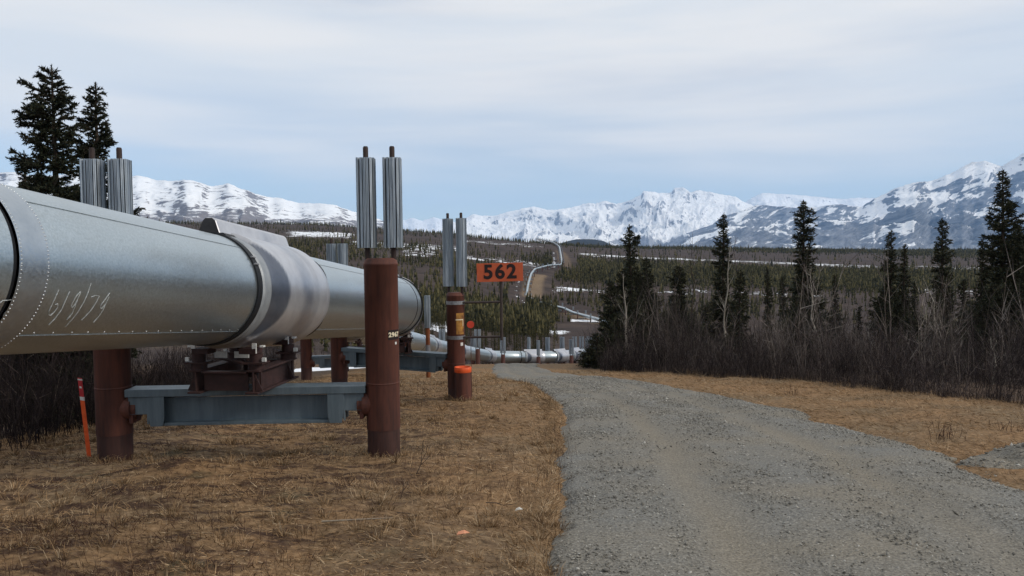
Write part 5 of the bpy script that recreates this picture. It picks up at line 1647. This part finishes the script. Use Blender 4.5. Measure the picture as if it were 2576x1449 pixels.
# the nearest ones, each a tree of its own
protos = []
for k in range(7):
    h = 1.0
    (Vn, Fn), (Vb, Fb), mb = spruce_geo(4.6, .52 + .06 * (k % 3), 300 + k, 46, .16, .075, 11, club=.7 * (k % 2), power=.75, twig_gap=.14, sparse=.15)
    protos.append(np_mesh('valley_spruce', np.concatenate([Vn, np.array(mb.v)]), np.concatenate([Fn, np.array([(f[0], f[1], f[2]) for f in mb.f if len(f) == 4] + [(f[0], f[2], f[3]) for f in mb.f if len(f) == 4]) + len(Vn)])))
    protos[-1].materials.append(M['valley_needle'])
fx, fy, rg = forest(26000, 105, 330, 91, -.32, .30)
fz = ground_z(fx, fy)
order = np.argsort(np.hypot(fx, fy))
fx, fy, fz = fx[order], fy[order], fz[order]
vis = px_x(fx, fy); okv = (vis > 1020) & (vis < 1500)
sel = np.where(okv)[0][:290]
rest = np.ones(len(fx), bool); rest[sel] = False
for k, i in enumerate(sel):
    o = link('valley_spruce', protos[k % 7]); s = rg.uniform(.6, 1.25)
    o.location = (fx[i], fy[i], fz[i] - .1); o.rotation_euler.z = rg.uniform(0, 6.28); o.scale = (s * rg.uniform(.85, 1.2), s * rg.uniform(.85, 1.2), s)
    tag(o, 'small slender spruce standing on the valley slope beyond the road crest', 'tree', 'slender spruces of the near valley')
def low_spruces(x, y, rg, tiers, sides, name, label, hmean=4.4):
    n = len(x); z = ground_z(x, y, False)
    h = hmean * rg.lognormal(0, .3, n); r = h * rg.uniform(.085, .15, n)
    vs_ = []; fs = []; per = tiers * (sides + 1)
    off = np.arange(n) * per
    for t in range(tiers):
        zb = .05 + .80 * t / tiers; zt = min(1.0, zb + 1.35 / tiers + .05) if t < tiers - 1 else 1.0
        ap = np.stack([x + rg.normal(0, .03, n) * r, y, z + h * zt], 1)
        ring_ = []
        a0 = rg.uniform(0, 6.28, n)
        for s in range(sides):
            rr = r * (1 - zb) ** .7 * rg.uniform(.55, 1.35, n)
            ring_.append(np.stack([x + np.cos(a0 + s * 6.283 / sides) * rr, y + np.sin(a0 + s * 6.283 / sides) * rr, z + h * (zb + rg.uniform(-.03, .05, n))], 1))
        vs_ += [ap] + ring_
        b = t * (sides + 1)
        for s in range(sides): fs.append(np.stack([off + b, off + b + 1 + s, off + b + 1 + (s + 1) % sides], 1))
    V = np.stack(vs_, 1).reshape(-1, 3); F = np.concatenate(fs)
    o = link(name, np_mesh(name, V, F), M['valley_needle']); tag(o, label, 'forest', kind='stuff')
low_spruces(fx[rest], fy[rest], rg, 6, 6, 'valley_forest', 'scattered slender spruces further off in the valley')
fx2, fy2, rg2 = forest(62000, 320, 860, 92)
eu = rg2.uniform(1322, 1404, 130); er = rg2.uniform(335, 386, 130)
fx2 = np.concatenate([fx2, (eu - 1288) / FPX * er]); fy2 = np.concatenate([fy2, er])
low_spruces(fx2, fy2, rg2, 4, 5, 'middle_forest', 'dense band of small spruces across the valley', 4.6)
fx3, fy3, rg3 = forest(90000, 840, 2700, 93)
low_spruces(fx3, fy3, rg3, 2, 4, 'skyline_forest', 'far spruce forest along the skyline', 5.2)
print('trees', len(sel), rest.sum(), len(fx2), len(fx3))

# ------------------------------------------------------------------ air
haze_m = bpy.data.materials.new('haze')
haze_m.use_nodes = True
t_ = haze_m.node_tree
for nd in list(t_.nodes):
    if nd.type == 'BSDF_PRINCIPLED': t_.nodes.remove(nd)
pv = t_.nodes.new('ShaderNodeVolumePrincipled')
pv.inputs['Color'].default_value = (0.25, 0.54, 1.0, 1)
pv.inputs['Density'].default_value = 2.6e-5
pv.inputs['Anisotropy'].default_value = 0.1
t_.links.new(pv.outputs[0], next(n for n in t_.nodes if n.type == 'OUTPUT_MATERIAL').inputs['Volume'])
mb = MB(); mb.box((0, 0, 0), (40000, 42000, 1950)); hz = mb.build('haze', haze_m)
hz.location = (0, 4500, 1950 / 2 - 70)
tag(hz, 'thin blue air between the camera and the mountains', 'haze', kind='stuff')
